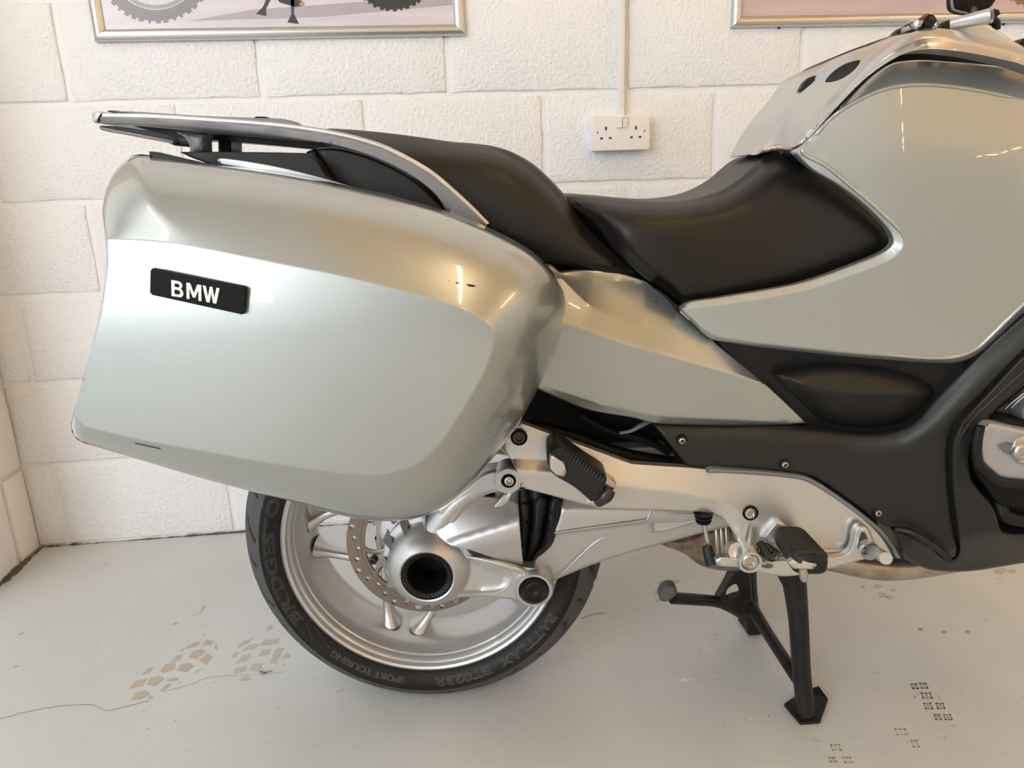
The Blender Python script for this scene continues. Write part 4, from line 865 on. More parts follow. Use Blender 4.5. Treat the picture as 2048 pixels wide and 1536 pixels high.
s_ = U(1312, 604, spY(np.array(1312.), np.array(604.))); lathe('panel_hole', [(0, s_[1]-.0006), (.0014, s_[1]-.0006), (.0014, s_[1]+.002)], (s_[0], s_[2]), M['black'], side, 12)
# ================================================================== large painted side fairing beside the tank
tf_o = [(1586, 304, 1, 's'), (1605, 291, 1), (1640, 257, 1), (1674, 221, 1), (1716, 177, 1), (1757, 143, 1), (1785, 126, 1), (1813, 121, 1), (1850, 120, 1), (1896, 123, 1), (1979, 130, 1), (2048, 140, 1), (2300, 185, 1, 's'), (2330, 420, 1, 's'), (2180, 520, 1), (2048, 628, 1), (1990, 682, 1), (1966, 702, 1), (1943, 717, 1), (1910, 726, 1), (1880, 727, 1), (1757, 719, 1), (1619, 706, 1), (1480, 689, 1), (1418, 676, 1), (1385, 645, 1), (1357, 617, 1, 's'), (1375, 606, .3), (1440, 595, .3), (1600, 566, .3), (1700, 532, .3), (1770, 502, .3), (1786, 486, .3), (1780, 465, .3), (1740, 420, .3), (1680, 372, .3), (1620, 335, .3)]
tf_in = [(1605, 302, 's'), (1635, 266), (1674, 227), (1730, 194), (1771, 178), (1813, 171), (1868, 170), (1951, 180), (2048, 200), (2290, 260), (2310, 400), (2170, 500), (2040, 615), (1982, 672), (1955, 696), (1925, 710), (1890, 716), (1757, 709), (1619, 696), (1482, 680), (1425, 668), (1366, 617, 's'), (1450, 608), (1600, 582), (1700, 550), (1782, 518), (1806, 496), (1806, 472), (1762, 424), (1702, 372), (1650, 330)]
def g_tf(t): return .8*t+.2*t**2
tfF = rows([(1300, 120, -.155), (1600, 120, -.180), (1800, 120, -.208), (2350, 120, -.235)], [(1300, 300, -.170), (1600, 300, -.194), (1800, 300, -.219), (2048, 300, -.241), (2350, 300, -.255)], [(1300, 500, -.180), (1600, 500, -.200), (1800, 480, -.222), (2048, 500, -.246), (2350, 500, -.26)], [(1300, 720, -.187), (1500, 700, -.202), (1800, 720, -.230), (2048, 700, -.254), (2350, 700, -.27)])
tf_e = [(p[0], p[1], (.030 if p[1] < 300 and p[0] > 1620 else (.008 if p[2] == 1 else .004))) for p in tf_o]
tfY = dome(tf_in, tf_e, smoothf(tfF, 45), g_tf)
tank = panel('side_fairing', tf_o, tfY, M['paint'], bike, edge=(4, .004), back=.012, step=13, creases=[tf_in+[tf_in[0][:2]]])
for P in (tf_in[26:]+tf_in[:9], tf_in[10:18]):
    S = spl([q[:2] for q in P], False, 6); mesh('crease_highlight_bead', *tube_data(U(S[:, 0], S[:, 1], tfY(S[:, 0], S[:, 1])+.0004), np.minimum(1, np.minimum(np.arange(len(S)), np.arange(len(S))[::-1])/8+.1)*.0028, 12), M['paint'], tank, True, 80)  # raised bead added along the crease to draw a bright highlight line
# grey tank cover with speaker grilles
tc_o = [(1514, 307, 1), (1522, 291, 1), (1549, 241, 1), (1596, 186, 1), (1641, 136, 1), (1690, 108, 1), (1757, 84, 1), (1800, 66, 1), (1840, 58, .3, 's'), (1820, 90, .3, 's'), (1757, 135, .3), (1700, 185, .3), (1640, 250, .3), (1592, 300, .6, 's'), (1550, 296, 1), (1518, 308, 1, 's')]
tcY = rows([(1500, 60, -.02), (1850, 60, -.13)], [(1500, 200, -.02), (1600, 180, -.05), (1700, 150, -.135), (1850, 100, -.2)], [(1500, 310, -.06), (1560, 300, -.09), (1600, 260, -.150), (1700, 180, -.175), (1850, 120, -.2)])
tcov = panel('tank_cover', tc_o, smoothf(tcY, 14), M['alu_mid'], bike, edge=(7, .016), backY=.10, step=10)
panel('cover_lip', [(1515, 309), (1520, 298), (1560, 290), (1590, 294, 's'), (1588, 304, 's'), (1560, 300), (1530, 305)], const(-.150), M['alu_mid'], tcov, edge=(4, .006), back=.03, step=8)
gr = panel('speaker_grille', [(1646, 166, 's'), (1662, 146), (1690, 127), (1723, 117.5, 's'), (1716, 132), (1694, 152), (1670, 163)], lambda x, y: smoothf(tcY, 14)(x, y)-.0015, M['plastic'], tcov, edge=(3, .003), back=.01, step=8)
panel('speaker_grille', [(1598, 184, 's'), (1606, 167), (1620, 154), (1635.5, 150, 's'), (1630, 160), (1612, 176)], lambda x, y: smoothf(tcY, 14)(x, y)-.0015, M['plastic'], tcov, edge=(2, .003), back=.01, step=8)
panel('filler_hinge', [(1640, 138, 's'), (1642, 129), (1675, 111), (1757, 80), (1800, 66, 's'), (1805, 78, 's'), (1757, 96), (1690, 114), (1655, 134, 's')], const(-.035), M['plastic'], tcov, edge=(4, .006), back=.08, step=10)
# silver arch trim
ar_o = [(1588, 302, 1, 's'), (1580, 297, 1), (1592, 286, 1), (1640, 233, 1), (1702, 164, 1), (1757, 110, 1), (1813, 71, 1), (1854, 57, 1), (1896, 58, 1), (1951, 69, 1), (2048, 96, 1), (2200, 150, 1, 's'), (2200, 190, 1, 's'), (2048, 131, 1), (2007, 120, 1), (1924, 104, 1), (1854, 99, 1), (1813, 106, 1), (1771, 128, 1), (1730, 158, 1), (1674, 214, 1), (1619, 275, 1)]
ar_mid = [(1592, 292), (1624, 256), (1640, 240), (1702, 177), (1757, 125), (1800, 96), (1854, 78), (1924, 83), (1979, 93), (2048, 115), (2190, 168)]
arY = dome(ar_mid+[(p[0]+1, p[1]+1.5) for p in ar_mid[::-1]], [(p[0], p[1], .016 if (i < 13) else -.009) for i, p in enumerate(ar_o)], rows([(1580, 100, -.165), (1700, 100, -.205), (1900, 100, -.235), (2200, 100, -.26)], [(1580, 300, -.165), (1700, 300, -.205), (1900, 300, -.235), (2200, 300, -.26)]), lambda t: t)
arch = panel('arch_trim', ar_o, arY, M['alu_mid'], bike, edge=(2, .003), back=.03, step=8, creases=[ar_mid])
panel('arch_shadow_gap', [(1586, 306, 's'), (1620, 270), (1700, 180), (1780, 110), (1850, 88), (1950, 100), (2080, 130), (2200, 170, 's'), (2200, 260, 's'), (1950, 200), (1820, 180), (1740, 220), (1650, 300, 's'), (1600, 330, 's')], const(-.125), M['black'], bike, edge=(2, .002), back=.05, step=30)
# handlebar controls above the arch
sw = panel('switch_housing', [(1842, 58, 's'), (1846, 45), (1851, 31), (1857, 26), (1866, 28), (1877, 48), (1871, 58, 's')], const(-.25), M['plastic'], bike, edge=(4, .005), back=.012, step=6)
panel('red_switch', [(1840, 36, 's'), (1856, 27, 's'), (1858, 30), (1847, 39, 's')], const(-.256), M['red'], sw, edge=(2, .002), back=.006, step=6)
panel('grey_switch', [(1827, 43, 's'), (1842, 37), (1846, 42), (1843, 52), (1826, 58, 's')], const(-.254), M['alu_mid'], sw, edge=(3, .003), back=.008, step=6)
panel('grey_switch', [(1806, 65, 's'), (1808, 56), (1818, 51, 's'), (1823, 59, 's')], const(-.254), M['alu_mid'], sw, edge=(3, .003), back=.008, step=6)
panel('pale_switch', [(1817, 46, 's'), (1819, 42, 's'), (1832, 38, 's'), (1834, 41, 's')], const(-.250), M['alu_mid'], sw, edge=(1, .001), back=.006, step=6)
panel('switch_tip', [(1853, 27, 's'), (1858, 18), (1863, 18), (1866, 29, 's')], const(-.254), M['steel'], sw, edge=(1, .001), back=.006, step=6)
panel('switch_base', [(1787, 70, 's'), (1794, 62), (1801, 56), (1806, 58), (1812, 53), (1824, 44), (1828, 48), (1832, 62, 's')], const(-.245), M['plastic'], sw, edge=(3, .003), back=.012, step=6)
panel('lever_pivot', [(1873, 54, 's'), (1880, 48), (1893, 41), (1906, 39, 's'), (1906, 60, 's'), (1880, 60)], const(-.19), M['plastic'], bike, edge=(4, .004), back=.02, step=6)
bolt(tuple(U(1874, 49, -.255)), .003, sw, M['steel'], name='switch_screw')
A, B = U(1903, 49, -.205), U(1983, 30.5, -.235); dd_ = (B-A)/np.linalg.norm(B-A)
hb = tube('handlebar_tube', [A, A+(B-A)*.5, B], [.0068, .0078, .0088], M['alu_mid'], bike, 24, smooth_path=False)
tube('tube_end_ring', [B-dd_*.001, B+dd_*.0006], [.0090, .0086], M['steel'], hb, 28, smooth_path=False)
tube('tube_end_bore', [B, B+dd_*.0009], [.0058, .0058], M['darksteel'], hb, 20, smooth_path=False)
panel('bar_bracket', [(1903, 60, 's'), (1925, 52, 's'), (1966, 46, 's'), (1983, 54), (2030, 84), (2048, 94, 's'), (2040, 102, 's'), (1960, 82, 's'), (1915, 66, 's')], const(-.203), M['alu_mid'], hb, edge=(5, .006), back=.012, step=8)
mf = panel('mirror_foot', [(1903, -14, 's'), (1905, 16), (1912, 22), (1938, 27), (1965, 24), (1984, 11), (1993, -2), (1994, -14, 's')], const(-.16), M['badge'], bike, edge=(6, .008), back=.012, step=7)
tube('mirror_foot_rim', [U(1903, -10, -.163), U(1905, 15, -.163), U(1912, 22, -.163), U(1936, 27, -.163)], [.0018]*4, M['alu_dark'], mf, 8)
panel('cable_clamp', [(1983, 16, 's'), (1998, 20, 's'), (2001, 28, 's'), (1994, 33, 's'), (1984, 32, 's')], const(-.14), M['plastic'], bike, edge=(2, .003), back=.02, step=6)
tube('clutch_cable', [U(1984, 40, -.16), U(1992, 47, -.16), U(1994, 60, -.16)], [.006, .0055, .004], M['plastic'], bike, 10)
tube('mirror_stem', [U(1946, 20, -.17), U(1944, 34, -.19)], [.005, .006], M['darksteel'], bike, 10)
panel('dash_corner', [(2032, 92, 's'), (2048, 76, 's'), (2120, 60, 's'), (2120, 110, 's')], const(-.10), M['plastic'], bike, edge=(2, .002), back=.05, step=12)
# ================================================================== black core added as the interior darkness behind the panels, with frame tubes
panel('interior_dark_core', [(1010, 560, 's'), (1290, 560, 's'), (1420, 680, 's'), (1620, 640, 's'), (1900, 500, 's'), (2250, 400, 's'), (2250, 1075, 's'), (1960, 1100, 's'), (1700, 1060, 's'), (1500, 1000, 's'), (1330, 950, 's'), (1180, 940, 's'), (1040, 900, 's'), (1000, 760, 's')], const(-.085), M['black'], bike, edge=(6, .006), back=.17, step=40)
panel('seat_dark_fill', [(680, 300, 's'), (960, 330, 's'), (1250, 440, 's'), (1500, 420, 's'), (1620, 360, 's'), (1900, 200, 's'), (2200, 200, 's'), (2200, 560, 's'), (1700, 620, 's'), (1280, 620, 's'), (1000, 560, 's'), (760, 400, 's')], const(-.06), M['black'], bike, edge=(4, .004), back=.12, step=40)  # black slab put in as shade, hides the wall behind seats and tank
panel('frame_tube', [(1120, 900, 's'), (1200, 897), (1330, 892, 's'), (1350, 912, 's'), (1260, 916), (1160, 922, 's')], const(-.115), M['alu_dark'], bike, edge=(6, .006), back=.03, step=10)
tube('frame_cable', [U(1160, 830, -.12), U(1220, 862, -.12), U(1290, 880, -.12), U(1340, 905, -.12)], [.006, .006, .006, .006], M['black'], bike, 10)
tube('frame_cable', [U(1240, 866, -.13), U(1262, 862, -.135), U(1280, 852, -.135), U(1300, 842, -.13)], [.003, .003, .004, .004], M['alu_dark'], bike, 8)
tube('rear_frame_tube', [U(1055, 850, -.12), U(1140, 870, -.12), U(1240, 906, -.12), U(1340, 925, -.12)], [.010, .010, .010, .010], M['black'], bike, 12)
# ================================================================== graphite fairing
gf_o = [(1306, 848, .8, 's'), (1400, 853, .8), (1560, 854, .8), (1640, 858, .8), (1700, 864, .8), (1760, 866, .8), (1800, 858, .8), (1830, 842, .8), (1862, 806, .8), (1905, 762, .8), (1943, 724, .8), (1985, 686, .3), (2048, 632, .3), (2250, 470, .3, 's'), (2250, 545, 1, 's'), (2048, 706, 1), (1979, 776, 1), (1935, 820, 1), (1908, 857, 1), (1898, 885, 1), (1896, 920, 1), (1900, 990, 1), (1909, 1059, 1), (1913, 1098, 1), (1910, 1112, 1), (1900, 1117, 1), (1885, 1103, 1), (1868, 1088, 1), (1825, 1062, 1), (1788, 1054, .6), (1770, 1052, .6, 's'), (1745, 1035, .6), (1710, 1007, .6), (1636, 958, .6), (1612, 949, .6), (1560, 944, .6), (1453, 938, .6), (1375, 933, .8, 's')]
gfY0 = rows([(1300, 846, -.176), (1560, 850, -.186), (1700, 860, -.196), (1800, 855, -.215), (1860, 800, -.225), (1943, 724, -.238), (2048, 640, -.250), (2250, 470, -.27)],
            [(1300, 866, -.190), (1560, 868, -.200), (1700, 884, -.212), (1800, 885, -.232), (1870, 850, -.245), (1943, 780, -.252), (2048, 700, -.262), (2250, 560, -.28)],
            [(1300, 1000, -.196), (1560, 980, -.205), (1750, 1000, -.222), (1900, 1000, -.245), (2250, 1000, -.27)],
            [(1300, 1120, -.190), (1750, 1080, -.215), (1830, 1068, -.232), (1900, 1110, -.240), (2250, 1100, -.25)])
gf = panel('graphite_fairing', gf_o, smoothf(gfY0, 12), M['graphite'], bike, edge=(7, .006), back=.014, step=12)
for x, y in ((1364.5, 882), (1571, 930.5), (1757.5, 1027.5)):
    yy = float(smoothf(gfY0, 12)(np.array(float(x)), np.array(float(y)))); c = U(x, y, yy-.002); bolt((c[0], c[1], c[2]), .0052, gf, M['steel'], ring=.0088, name='fairing_screw')
# black infill and the soft knee pad
kn_o = [(1430, 683, 's'), (1480, 684), (1619, 700), (1757, 714), (1900, 722), (1955, 712, 's'), (1900, 780, 's'), (1850, 850, 's'), (1760, 880, 's'), (1640, 870, 's'), (1600, 840, 's')]
kn = panel('knee_infill', kn_o, rows([(1400, 690, -.168), (1600, 700, -.185), (1800, 720, -.205), (1960, 720, -.225)], [(1400, 800, -.165), (1650, 860, -.175), (1800, 850, -.200), (1960, 800, -.225)]), M['plastic'], bike, edge=(3, .003), back=.02, step=12)
kp_o = [(1549, 750, .5, 's'), (1585, 738, 1), (1640, 727, 1), (1700, 726, 1), (1757, 733, 1), (1810, 746, 1), (1850, 763, 1), (1867, 778, 1), (1863, 798, 1), (1850, 815, 1), (1820, 840, 1), (1790, 852, 1), (1750, 858, 1), (1700, 855, 1), (1655, 845, 1), (1635, 835, 1), (1600, 802, 1), (1570, 775, 1)]
panel('knee_pad', kp_o, dome([(1600, 765), (1700, 785), (1800, 790), (1700, 790)], [(p[0], p[1], .036*p[2]) for p in kp_o], rows([(1500, 700, -.200), (1900, 700, -.240)], [(1500, 780, -.212), (1900, 790, -.252)], [(1500, 860, -.196), (1900, 860, -.232)]), lambda t: .35*t+.65*(1-np.sqrt(np.maximum(1-t**2.6, 0)))), M['pad'], kn, edge=(3, .004), back=.02, step=9, creases=[[(1552, 751), (1600, 765), (1700, 785), (1800, 792)]])
# engine cowl round the cylinder opening
co_o = [(2250, 550, 1, 's'), (2048, 710, 1), (1983, 778, 1), (1940, 824, 1), (1913, 860, 1), (1903, 888, 1), (1901, 920, 1), (1905, 990, 1), (1914, 1057, 1), (1919, 1100, 1), (1912, 1116, 1), (1898, 1122, 1), (1880, 1112, .8), (1862, 1096, .8), (1822, 1072, .8), (1790, 1062, .8, 's'), (1808, 1118, 1, 's'), (1858, 1139, 1), (1930, 1143, 1), (2048, 1126, 1), (2250, 1095, 1, 's'), (2250, 1055, 1, 's'), (2048, 1068, 1), (2003, 1062, 1), (1996, 1040, 1), (1986, 1014, 1), (1960, 982, 1), (1943, 958, 1), (1938, 927, 1), (1942, 886, 1), (1957, 860, 1), (1990, 822, 1), (2048, 770, 1), (2250, 610, 1, 's')]
coY = rows([(1780, 500, -.245), (1900, 500, -.262), (2300, 500, -.29)], [(1780, 900, -.235), (1900, 900, -.258), (1925, 900, -.270), (1950, 900, -.262), (2300, 900, -.29)], [(1780, 1080, -.225), (1900, 1080, -.252), (1960, 1060, -.268), (2300, 1060, -.28)], [(1780, 1145, -.170), (1900, 1145, -.195), (2048, 1130, -.21), (2300, 1110, -.22)])
cowl = panel('engine_cowl', co_o, smoothf(coY, 8), M['graphite'], bike, edge=(6, .006), back=.07, step=11, creases=[[(2048, 742), (1985, 800), (1945, 840), (1925, 872), (1920, 900), (1922, 960), (1935, 1000), (1960, 1022), (1990, 1032)]])
S = spl([(2090, 706), (2048, 742), (1985, 800), (1945, 838), (1924, 870), (1918, 900), (1920, 960)], False, 10)
mesh('cowl_ridge', *tube_data(U(S[:, 0], S[:, 1], smoothf(coY, 8)(S[:, 0], S[:, 1])+.001), [.0022]*len(S), 8), M['graphite'], cowl, True, 60)
tube('cowl_flange', [U(1790, 1058, -.232), U(1825, 1066, -.245), U(1868, 1092, -.252), U(1899, 1118, -.255)], [.003, .0045, .005, .004], M['graphite'], cowl, 10)
# cylinder head inside the opening
ch_o = [(1962, 856, 1), (1972, 845, 1), (2048, 858, 1), (2250, 890, 1, 's'), (2250, 990, 1, 's'), (2048, 966, 1), (1998, 958, 1), (1985, 948, 1), (1962, 926, 1), (1958, 905, 1), (1959, 880, 1)]
head = panel('valve_cover', ch_o, const(-.285), mat('grey_valve_cover', (.42, .41, .42), .45, .5, bump=.2, bscale=500), bike, edge=(10, .012), back=.06, step=12)
panel('head_guard', [(1942, 870, 's'), (1958, 852), (1975, 838), (2048, 848), (2250, 880, 's'), (2250, 1040, 's'), (2048, 1020), (1996, 1008), (1970, 975), (1946, 940), (1942, 905)], const(-.262), M['black'], bike, edge=(5, .006), back=.05, step=16)
S = spl([(1960, 852), (1954, 880), (1956, 925), (1975, 946), (1996, 962), (2048, 969), (2200, 985)], False, 10)
mesh('head_guard_bar', *tube_data(U(S[:, 0], S[:, 1], -.288), [.0065]*len(S), 10), M['plastic'], head, True, 60)
c = U(2046, 904, -.298)
bn = panel('bolt_boss', [(2018, 905), (2030, 878, 's'), (2048, 870, 's'), (2080, 880, 's'), (2085, 910), (2070, 935, 's'), (2032, 925, 's'), (2026, 915)], const(-.293), M['alu'], head, edge=(4, .005), back=.02, step=7)
bolt((c[0], -.300, c[2]), .0115, bn, M['steel'])
panel('cover_dimple', [(1998, 892, 's'), (2012, 886), (2030, 887, 's'), (2028, 912, 's'), (2010, 905)], const(-.2865), M['alu_dark'], head, edge=(3, -.002), back=.004, step=7)
panel('upper_cylinder', [(1990, 822, 's'), (2020, 798), (2060, 765, 's'), (2200, 700, 's'), (2200, 860, 's'), (2048, 835), (2010, 830)], const(-.20), mat('dark_cylinder_casting', (.14, .13, .13), .5, .4), bike, edge=(5, .006), back=.05, step=12)
for k in range(3): tube('cooling_fin', [U(2010+k*12, 818-k*2, -.212), U(2028+k*12, 802-k*3, -.216), U(2052+k*14, 784-k*3, -.22), U(2090+k*14, 764-k*3, -.22)], [.0016]*4, M['alu_plate'], head, 8)
hc = U(2056, 820, -.22); lathe('intake_clamp', [(.008, -.222), (.011, -.228), (.014, -.228), (.0165, -.222), (.0165, -.2)], (hc[0], hc[2]), M['alu_dark'], head, 32)
tube('header_pipe', [U(2000, 985, -.20), U(2030, 1000, -.22), U(2100, 1012, -.22)], [.014, .015, .015], M['alu'], bike, 16)
tube('crash_bar', [U(1985, 965, -.24), U(1998, 1010, -.25), U(2020, 1035, -.255), U(2120, 1045, -.255)], [.009, .010, .011, .011], M['plastic'], bike, 12)
# ================================================================== exhaust under the gearbox
cat = panel('catalyst_box', [(1320, 1086, 1), (1345, 1078, 1), (1400, 1060, 1), (1470, 1040, 1, 's'), (1520, 1060, 1), (1540, 1140, 1, 's'), (1500, 1140, 1), (1440, 1141, 1), (1400, 1130, 1), (1370, 1108, 1)], const(-.055), M['rust'], bike, edge=(22, .035), back=.12, step=9)
for x in (1432, 1442, 1452): tube('catalyst_clamp', [U(x, 1050, -.064), U(x+2, 1085, -.072), U(x+4, 1125, -.064)], [.004, .005, .004], M['pipe'], cat, 8)
tube('exhaust_pipe', [U(1600, 1105, -.09), U(1680, 1122, -.11), U(1760, 1134, -.12), U(1850, 1130, -.12), U(1960, 1112, -.10)], [.018, .020, .022, .020, .018], M['pipe'], bike, 24)
# ================================================================== rider foot rest plate
pl_o = [(1036, 843, .8, 's'), (1130, 878, .8), (1265, 927, .8, 's'), (1392, 936, .8), (1480, 945, .8), (1560, 951, .8), (1601, 957, .8), (1626, 966, .8), (1710, 1024, .8), (1762, 1072, .8), (1788, 1117, .8, 's'), (1740, 1112, .8), (1640, 1110, .8), (1560, 1112, .8), (1510, 1142, .8), (1485, 1136, .8), (1476, 1116, .8), (1472, 1078, .8), (1448, 1040, .8), (1434, 1030, .8), (1194, 1016, .8, 's'), (1120, 996, .8), (1049, 977, .8, 's'), (1022, 919, .8), (1003, 885, .8, 's')]
plY = rows([(1000, 842, -.186), (1100, 865, -.188), (1265, 925, -.200), (1800, 940, -.20)], [(1000, 917, -.198), (1265, 928, -.201), (1480, 946, -.201), (1620, 962, -.206), (1800, 1060, -.215)], [(1000, 938, -.213), (1110, 946, -.214), (1234, 972, -.213), (1350, 985, -.212), (1435, 1000, -.210), (1520, 1040, -.210), (1650, 1070, -.212), (1800, 1118, -.215)], [(1000, 1000, -.206), (1200, 1020, -.204), (1440, 1035, -.203), (1480, 1120, -.205), (1800, 1140, -.21)])
plate = panel('footrest_plate', pl_o, plY, M['alu_plate'], bike, edge=(3, .004), back=.012, step=10, creases=[[(1022, 918), (1150, 921), (1262, 928)], [(1030, 939), (1110, 946), (1234, 972), (1350, 985), (1435, 1000)]])
bolt(tuple(U(1038, 876, -.197)), .0105, plate, M['darksteel'], ring=.0125)
bolt(tuple(U(1502, 1028, -.214)), .0095, plate, M['steel'], ring=.0115)
# recess along the lower right and the bright edge trim
trm = [(1420, 938), (1453, 939), (1560, 946), (1612, 953), (1632, 962), (1712, 1016), (1775, 1070), (1800, 1112)]
tr_o = trm+[(1803, 1118, 's'), (1790, 1116, 's')]+[(p[0]-7, p[1]+7) for p in trm[::-1]]
panel('plate_edge_trim', tr_o, const(-.212), M['alu_dark'], plate, edge=(3, .004), back=.014, step=7)
panel('plate_swage', [(1640, 1100, 's'), (1700, 1098), (1765, 1102), (1772, 1108), (1640, 1108, 's')], const(-.2165), M['alu_mid'], plate, edge=(3, .003), back=.006, step=7)
# tapered spear above the pivot
V = [U(1502, 1050, -.214), U(1489, 1105, -.212), U(1513, 1105, -.212), U(1501, 1102, -.232), U(1501, 1118, -.232)]
mesh('pivot_web', V, [(0, 1, 3), (0, 3, 2), (1, 4, 3), (3, 4, 2), (0, 2, 1), (1, 2, 4)], M['alu_plate'], plate, False)
# gear lever
gl_o = [(1431, 1120, 1), (1440, 1114, 1), (1470, 1116, 1), (1500, 1118, 1), (1560, 1120, 1), (1640, 1116, 1), (1688, 1110, 1), (1701, 1098, 1), (1706, 1080, 1), (1710, 1062, 1), (1716, 1053, 1), (1725, 1050, 1), (1736, 1056, 1), (1744, 1074, 1), (1752, 1092, 1), (1745, 1112, 1), (1715, 1122, 1), (1655, 1138, 1), (1600, 1150, 1), (1573, 1153, 1), (1557, 1152, 1), (1520, 1145, 1), (1480, 1135, 1), (1445, 1133, 1), (1433, 1130, 1)]
lever = panel('gear_lever', gl_o, const(-.232), M['alu_plate'], bike, edge=(3.5, .004), back=.010, step=8, holes=[[(1520, 1125), (1528, 1123), (1544, 1128), (1547, 1133), (1540, 1137), (1524, 1134)], [(1716, 1098), (1719, 1075), (1724, 1063), (1729, 1064), (1738, 1084), (1740, 1091), (1728, 1100)]])
pc = U(1501, 1125, -.245)
pb = lathe('lever_pivot_boss', [(.0125, -.240), (.0135, -.246), (.0165, -.246), (.0185, -.242), (.0185, -.205)], (pc[0], pc[2]), M['alu_plate'], lever, 40)
bolt((pc[0], -.244, pc[2]), .0125, pb, M['steel'])
tube('pivot_boss_rear', [U(1466, 1100, -.20), U(1476, 1104, -.225)], [.014, .014], M['alu_plate'], lever, 20, smooth_path=False)
toe = tube('toe_peg', [U(1738, 1098, -.225), U(1756, 1107, -.262), U(1772, 1117, -.298)], [.0098, .0085, .0085], M['alu_mid'], lever, 18, smooth_path=False)
lathe('toe_peg_collar', [(.009, -.236), (.0135, -.242), (.0135, -.228), (.009, -.224)], (U(1737, 1099, -.235)[0], U(1737, 1099, -.235)[2]), M['alu_mid'], lever, 28)
rod = tube('shift_rod', [U(1408, 1046, -.20), U(1412, 1070, -.20), U(1417, 1092, -.202)], [.0035, .0035, .0035], M['steel'], bike, 10, smooth_path=False)
V, F = join_data([tube_data([U(1407, 1024+8*k, -.2), U(1407, 1029+8*k, -.2)], [.0150-.0015*k, .0135-.0015*k], 20) for k in range(3)]); mesh('rod_bellows', V, F, M['plastic'], rod, True, 40)
tube('ball_joint_cover', [U(1414, 1092, -.206), U(1418, 1110, -.210), U(1424, 1128, -.214)], [.007, .0085, .0095], M['pad'], rod, 12)
lathe('grease_band', [(.0036, -.2005), (.0046, -.202), (.0046, -.198)], (U(1417, 1093, -.205)[0], U(1417, 1093, -.205)[2]), mat('yellow_band', (.55, .40, .05), .5), rod, 14)
# rider foot peg: rubber with ribs, pointing outwards
A = U(1578, 1072, -.225); B = U(1622, 1128, -.335)
def peg(name, A, B, w0, h0, w1, h1, m, parent, ribs=0, nsec=30, up=(0, 0, 1)):
    A = np.array(A); B = np.array(B); t = (B-A)/np.linalg.norm(B-A); u = np.cross(t, np.array(up, float)); u /= np.linalg.norm(u); v = np.cross(u, t); V = []; F = []; n = 20
    for i in range(nsec+1):
        s = i/nsec; c = A+(B-A)*s; w = w0+(w1-w0)*s; h = h0+(h1-h0)*s; e = 1-max(0, (s-.93)/.07)**2*.25; e *= 1-max(0, (.06-s)/.06)**2*.2
        for k in range(n):
            a = 2*math.pi*k/n; cu = math.copysign(abs(math.cos(a))**.55, math.cos(a)); sv = math.copysign(abs(math.sin(a))**.55, math.sin(a))
            rb = (.0016*math.sin(2*math.pi*ribs*s) if ribs and math.sin(a) > .2 else 0)
            V.append(c+u*cu*w*e+v*(sv*h*e+rb))
    for i in range(nsec):
        for k in range(n): F.append((i*n+k, i*n+(k+1) % n, (i+1)*n+(k+1) % n, (i+1)*n+k))
    F += [tuple(range(n)), tuple(range(nsec*n, nsec*n+n))]
    return mesh(name, V, F, m, parent, True, 45)
rp = empty('rider_footpeg', (0, 0, 0)); rp.parent = bike
peg('peg_rubber', A, B, .0215, .015, .0235, .0165, M['pad'], rp, ribs=11, nsec=110)
panel('peg_end_plate', [(1577, 1125, 's'), (1586, 1120, 's'), (1602, 1128, 's'), (1606, 1122, 's'), (1632, 1128, 's'), (1636, 1134, 's'), (1630, 1139, 's'), (1602, 1138, 's'), (1586, 1137, 's')], const(-.338), M['alu_plate'], rp, edge=(2, .002), back=.008, step=7)
tube('peg_feeler', [U(1606, 1136, -.335), U(1607, 1152, -.335), U(1608, 1160, -.335), U(1608, 1164, -.335)], [.0058, .0056, .0045, .002], M['steel'], rp, 12, smooth_path=False)
panel('peg_bracket', [(1524, 1078, 's'), (1552, 1045, 's'), (1560, 1042, 's'), (1578, 1056, 's'), (1570, 1070, 's'), (1545, 1090, 's')], const(-.222), M['alu'], rp, edge=(3, .003), back=.012, step=8)
for k in range(4): lathe('peg_spring', [(.0085, -.226-.004*k), (.011, -.228-.004*k), (.0085, -.230-.004*k)], (U(1528+4*k, 1098+1.5*k, -.228)[0], U(1528+4*k, 1098+1.5*k, -.228)[2]), M['darksteel'], rp, 24)
tube('peg_pin', [U(1520, 1086, -.225), U(1540, 1114, -.25)], [.006, .006], M['darksteel'], rp, 10, smooth_path=False)
# passenger foot peg, folded up
pp = empty('passenger_footpeg', (0, 0, 0)); pp.parent = bike
def axis_box(name, P, m, parent, Y, th, edge=(4, .005), **k): return panel(name, P, const(Y), m, parent, edge=edge, back=th, **k)
axis_box('peg_rubber', [(1093, 915, 's'), (1096, 893), (1108, 883), (1120, 883), (1128, 890), (1170, 921), (1213, 952), (1211, 968), (1196, 1000), (1182, 1003, 's'), (1150, 975), (1112, 952), (1098, 940, 's')], M['pad'], pp, -.262, .04, edge=(7, .010), step=7)
axis_box('peg_end', [(1098, 910, 's'), (1106, 911, 's'), (1128, 925, 's'), (1134, 945, 's'), (1128, 954, 's'), (1112, 950, 's'), (1100, 938, 's')], M['alu_mid'], pp, -.270, .012, edge=(3, .004), step=6)
for k in range(15):
    x, y = 1131+k*5.6, 890+k*4.15; tube('peg_rib', [U(x, y, -.2605), U(x-2, y+7, -.2655), U(x-7, y+16, -.2665)], [.0013]*3, M['pad'], pp, 6)
panel('peg_clevis', [(1202, 946, 's'), (1232, 966, 's'), (1233, 972, 's'), (1224, 982, 's'), (1208, 972, 's')], const(-.245), M['steel'], pp, edge=(2, .002), back=.02, step=7)
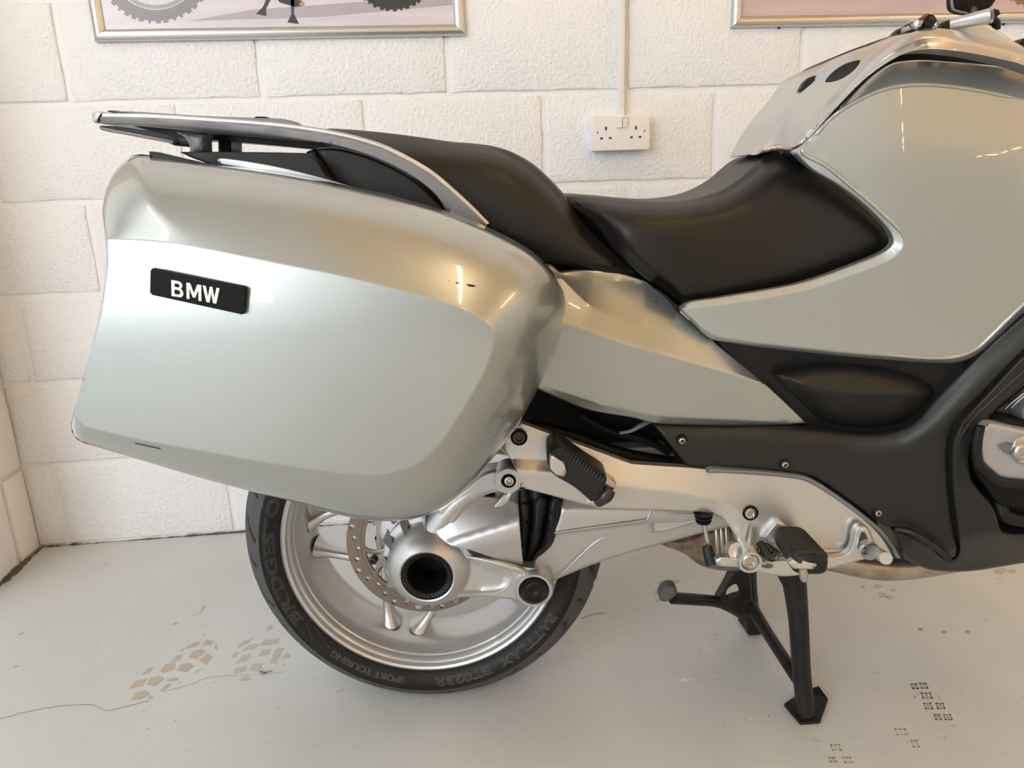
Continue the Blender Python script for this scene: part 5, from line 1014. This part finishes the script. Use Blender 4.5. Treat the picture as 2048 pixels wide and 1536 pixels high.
panel('peg_clevis', [(1174, 1002, 's'), (1184, 997, 's'), (1200, 1004, 's'), (1196, 1014, 's'), (1178, 1012, 's')], const(-.245), M['steel'], pp, edge=(2, .002), back=.02, step=7)
tube('peg_hinge', [U(1194, 1000, -.240), U(1210, 990, -.245), U(1218, 978, -.242)], [.011, .012, .010], M['darksteel'], pp, 16)
# ================================================================== centre stand
cs_ = empty('centre_stand', (0, 0, 0)); cs_.parent = bike
ft = UZ(1612, 1425, .010); ftl = UZ(1508, 1258, .010)
nf = [UZ(x, y, .002) for x, y in ((1568, 1413), (1600, 1450), (1640, 1447), (1655, 1408), (1636, 1388), (1606, 1392))]
def slab_poly(name, P, th, m, parent, lift=None):
    n = len(P); V = [np.array(p) for p in P]+[np.array(p)+[0, 0, th] for p in P]
    if lift is not None:
        for i, l in enumerate(lift): V[i] = V[i]+[0, 0, l]; V[i+n] = V[i+n]+[0, 0, l]
    return mesh(name, V, [tuple(range(n)), tuple(range(n, 2*n))]+[(i, (i+1) % n, n+(i+1) % n, n+i) for i in range(n)], m, parent, False)
slab_poly('foot_plate', nf, .005, M['stand'], cs_, [.001, 0, .0, .006, .012, .006])
top = U(1588, 1148, -.10)
tube('stand_leg', [U(1580, 1120, -.098), U(1588, 1160, -.100), U(1597, 1240, -.108), U(1603, 1340, -.114), (ft[0], ft[1], .008)], [.024, .0200, .0165, .0155, .0155], M['stand'], cs_, 24)
panel('leg_gusset', [(1555, 1142, 's'), (1612, 1142, 's'), (1611, 1175), (1606, 1230, 's'), (1590, 1232, 's'), (1578, 1190), (1566, 1172)], const(-.112), M['stand'], cs_, edge=(4, .005), back=.016, step=10)
ff = [UZ(x, y, .002) for x, y in ((1476, 1240), (1498, 1271), (1528, 1268), (1540, 1262), (1520, 1238))]
slab_poly('foot_plate', ff, .006, M['stand'], cs_)
tube('stand_leg', [U(1492, 1120, .11), U(1495, 1170, .115), U(1500, 1215, .12), (ftl[0], ftl[1], .008)], [.020, .0185, .018, .017], M['stand'], cs_, 20)
tube('stand_brace', [U(1499, 1206, .10), U(1530, 1258, .04), U(1570, 1320, -.06), U(1602, 1368, -.108)], [.0125, .0115, .0110, .0115], M['stand'], cs_, 18)
tube('stand_tang', [U(1497, 1236, .108), U(1460, 1214, .10), U(1432, 1203, .09), U(1390, 1199, .05), U(1345, 1196, .02)], [.011, .011, .0115, .0115, .0115], M['stand'], cs_, 18)
panel('tang_gusset', [(1434, 1199, 's'), (1450, 1172), (1466, 1145), (1500, 1138, 's'), (1505, 1200, 's'), (1490, 1238, 's'), (1460, 1222)], const(.085), M['stand'], cs_, edge=(5, .006), back=.02, step=9, holes=[[(1452, 1194), (1454, 1180), (1462, 1172), (1472, 1168), (1480, 1182), (1482, 1192), (1468, 1196), (1458, 1200)]])
panel('tang_pad', [(1320, 1200), (1319, 1188), (1327, 1176), (1340, 1171), (1352, 1176), (1354, 1186), (1345, 1196), (1332, 1203)], const(.0), mat('worn_grey_pad', (.10, .095, .09), .75, bump=.3, bscale=400), cs_, edge=(7, .006), back=.02, step=6, ostep=3)
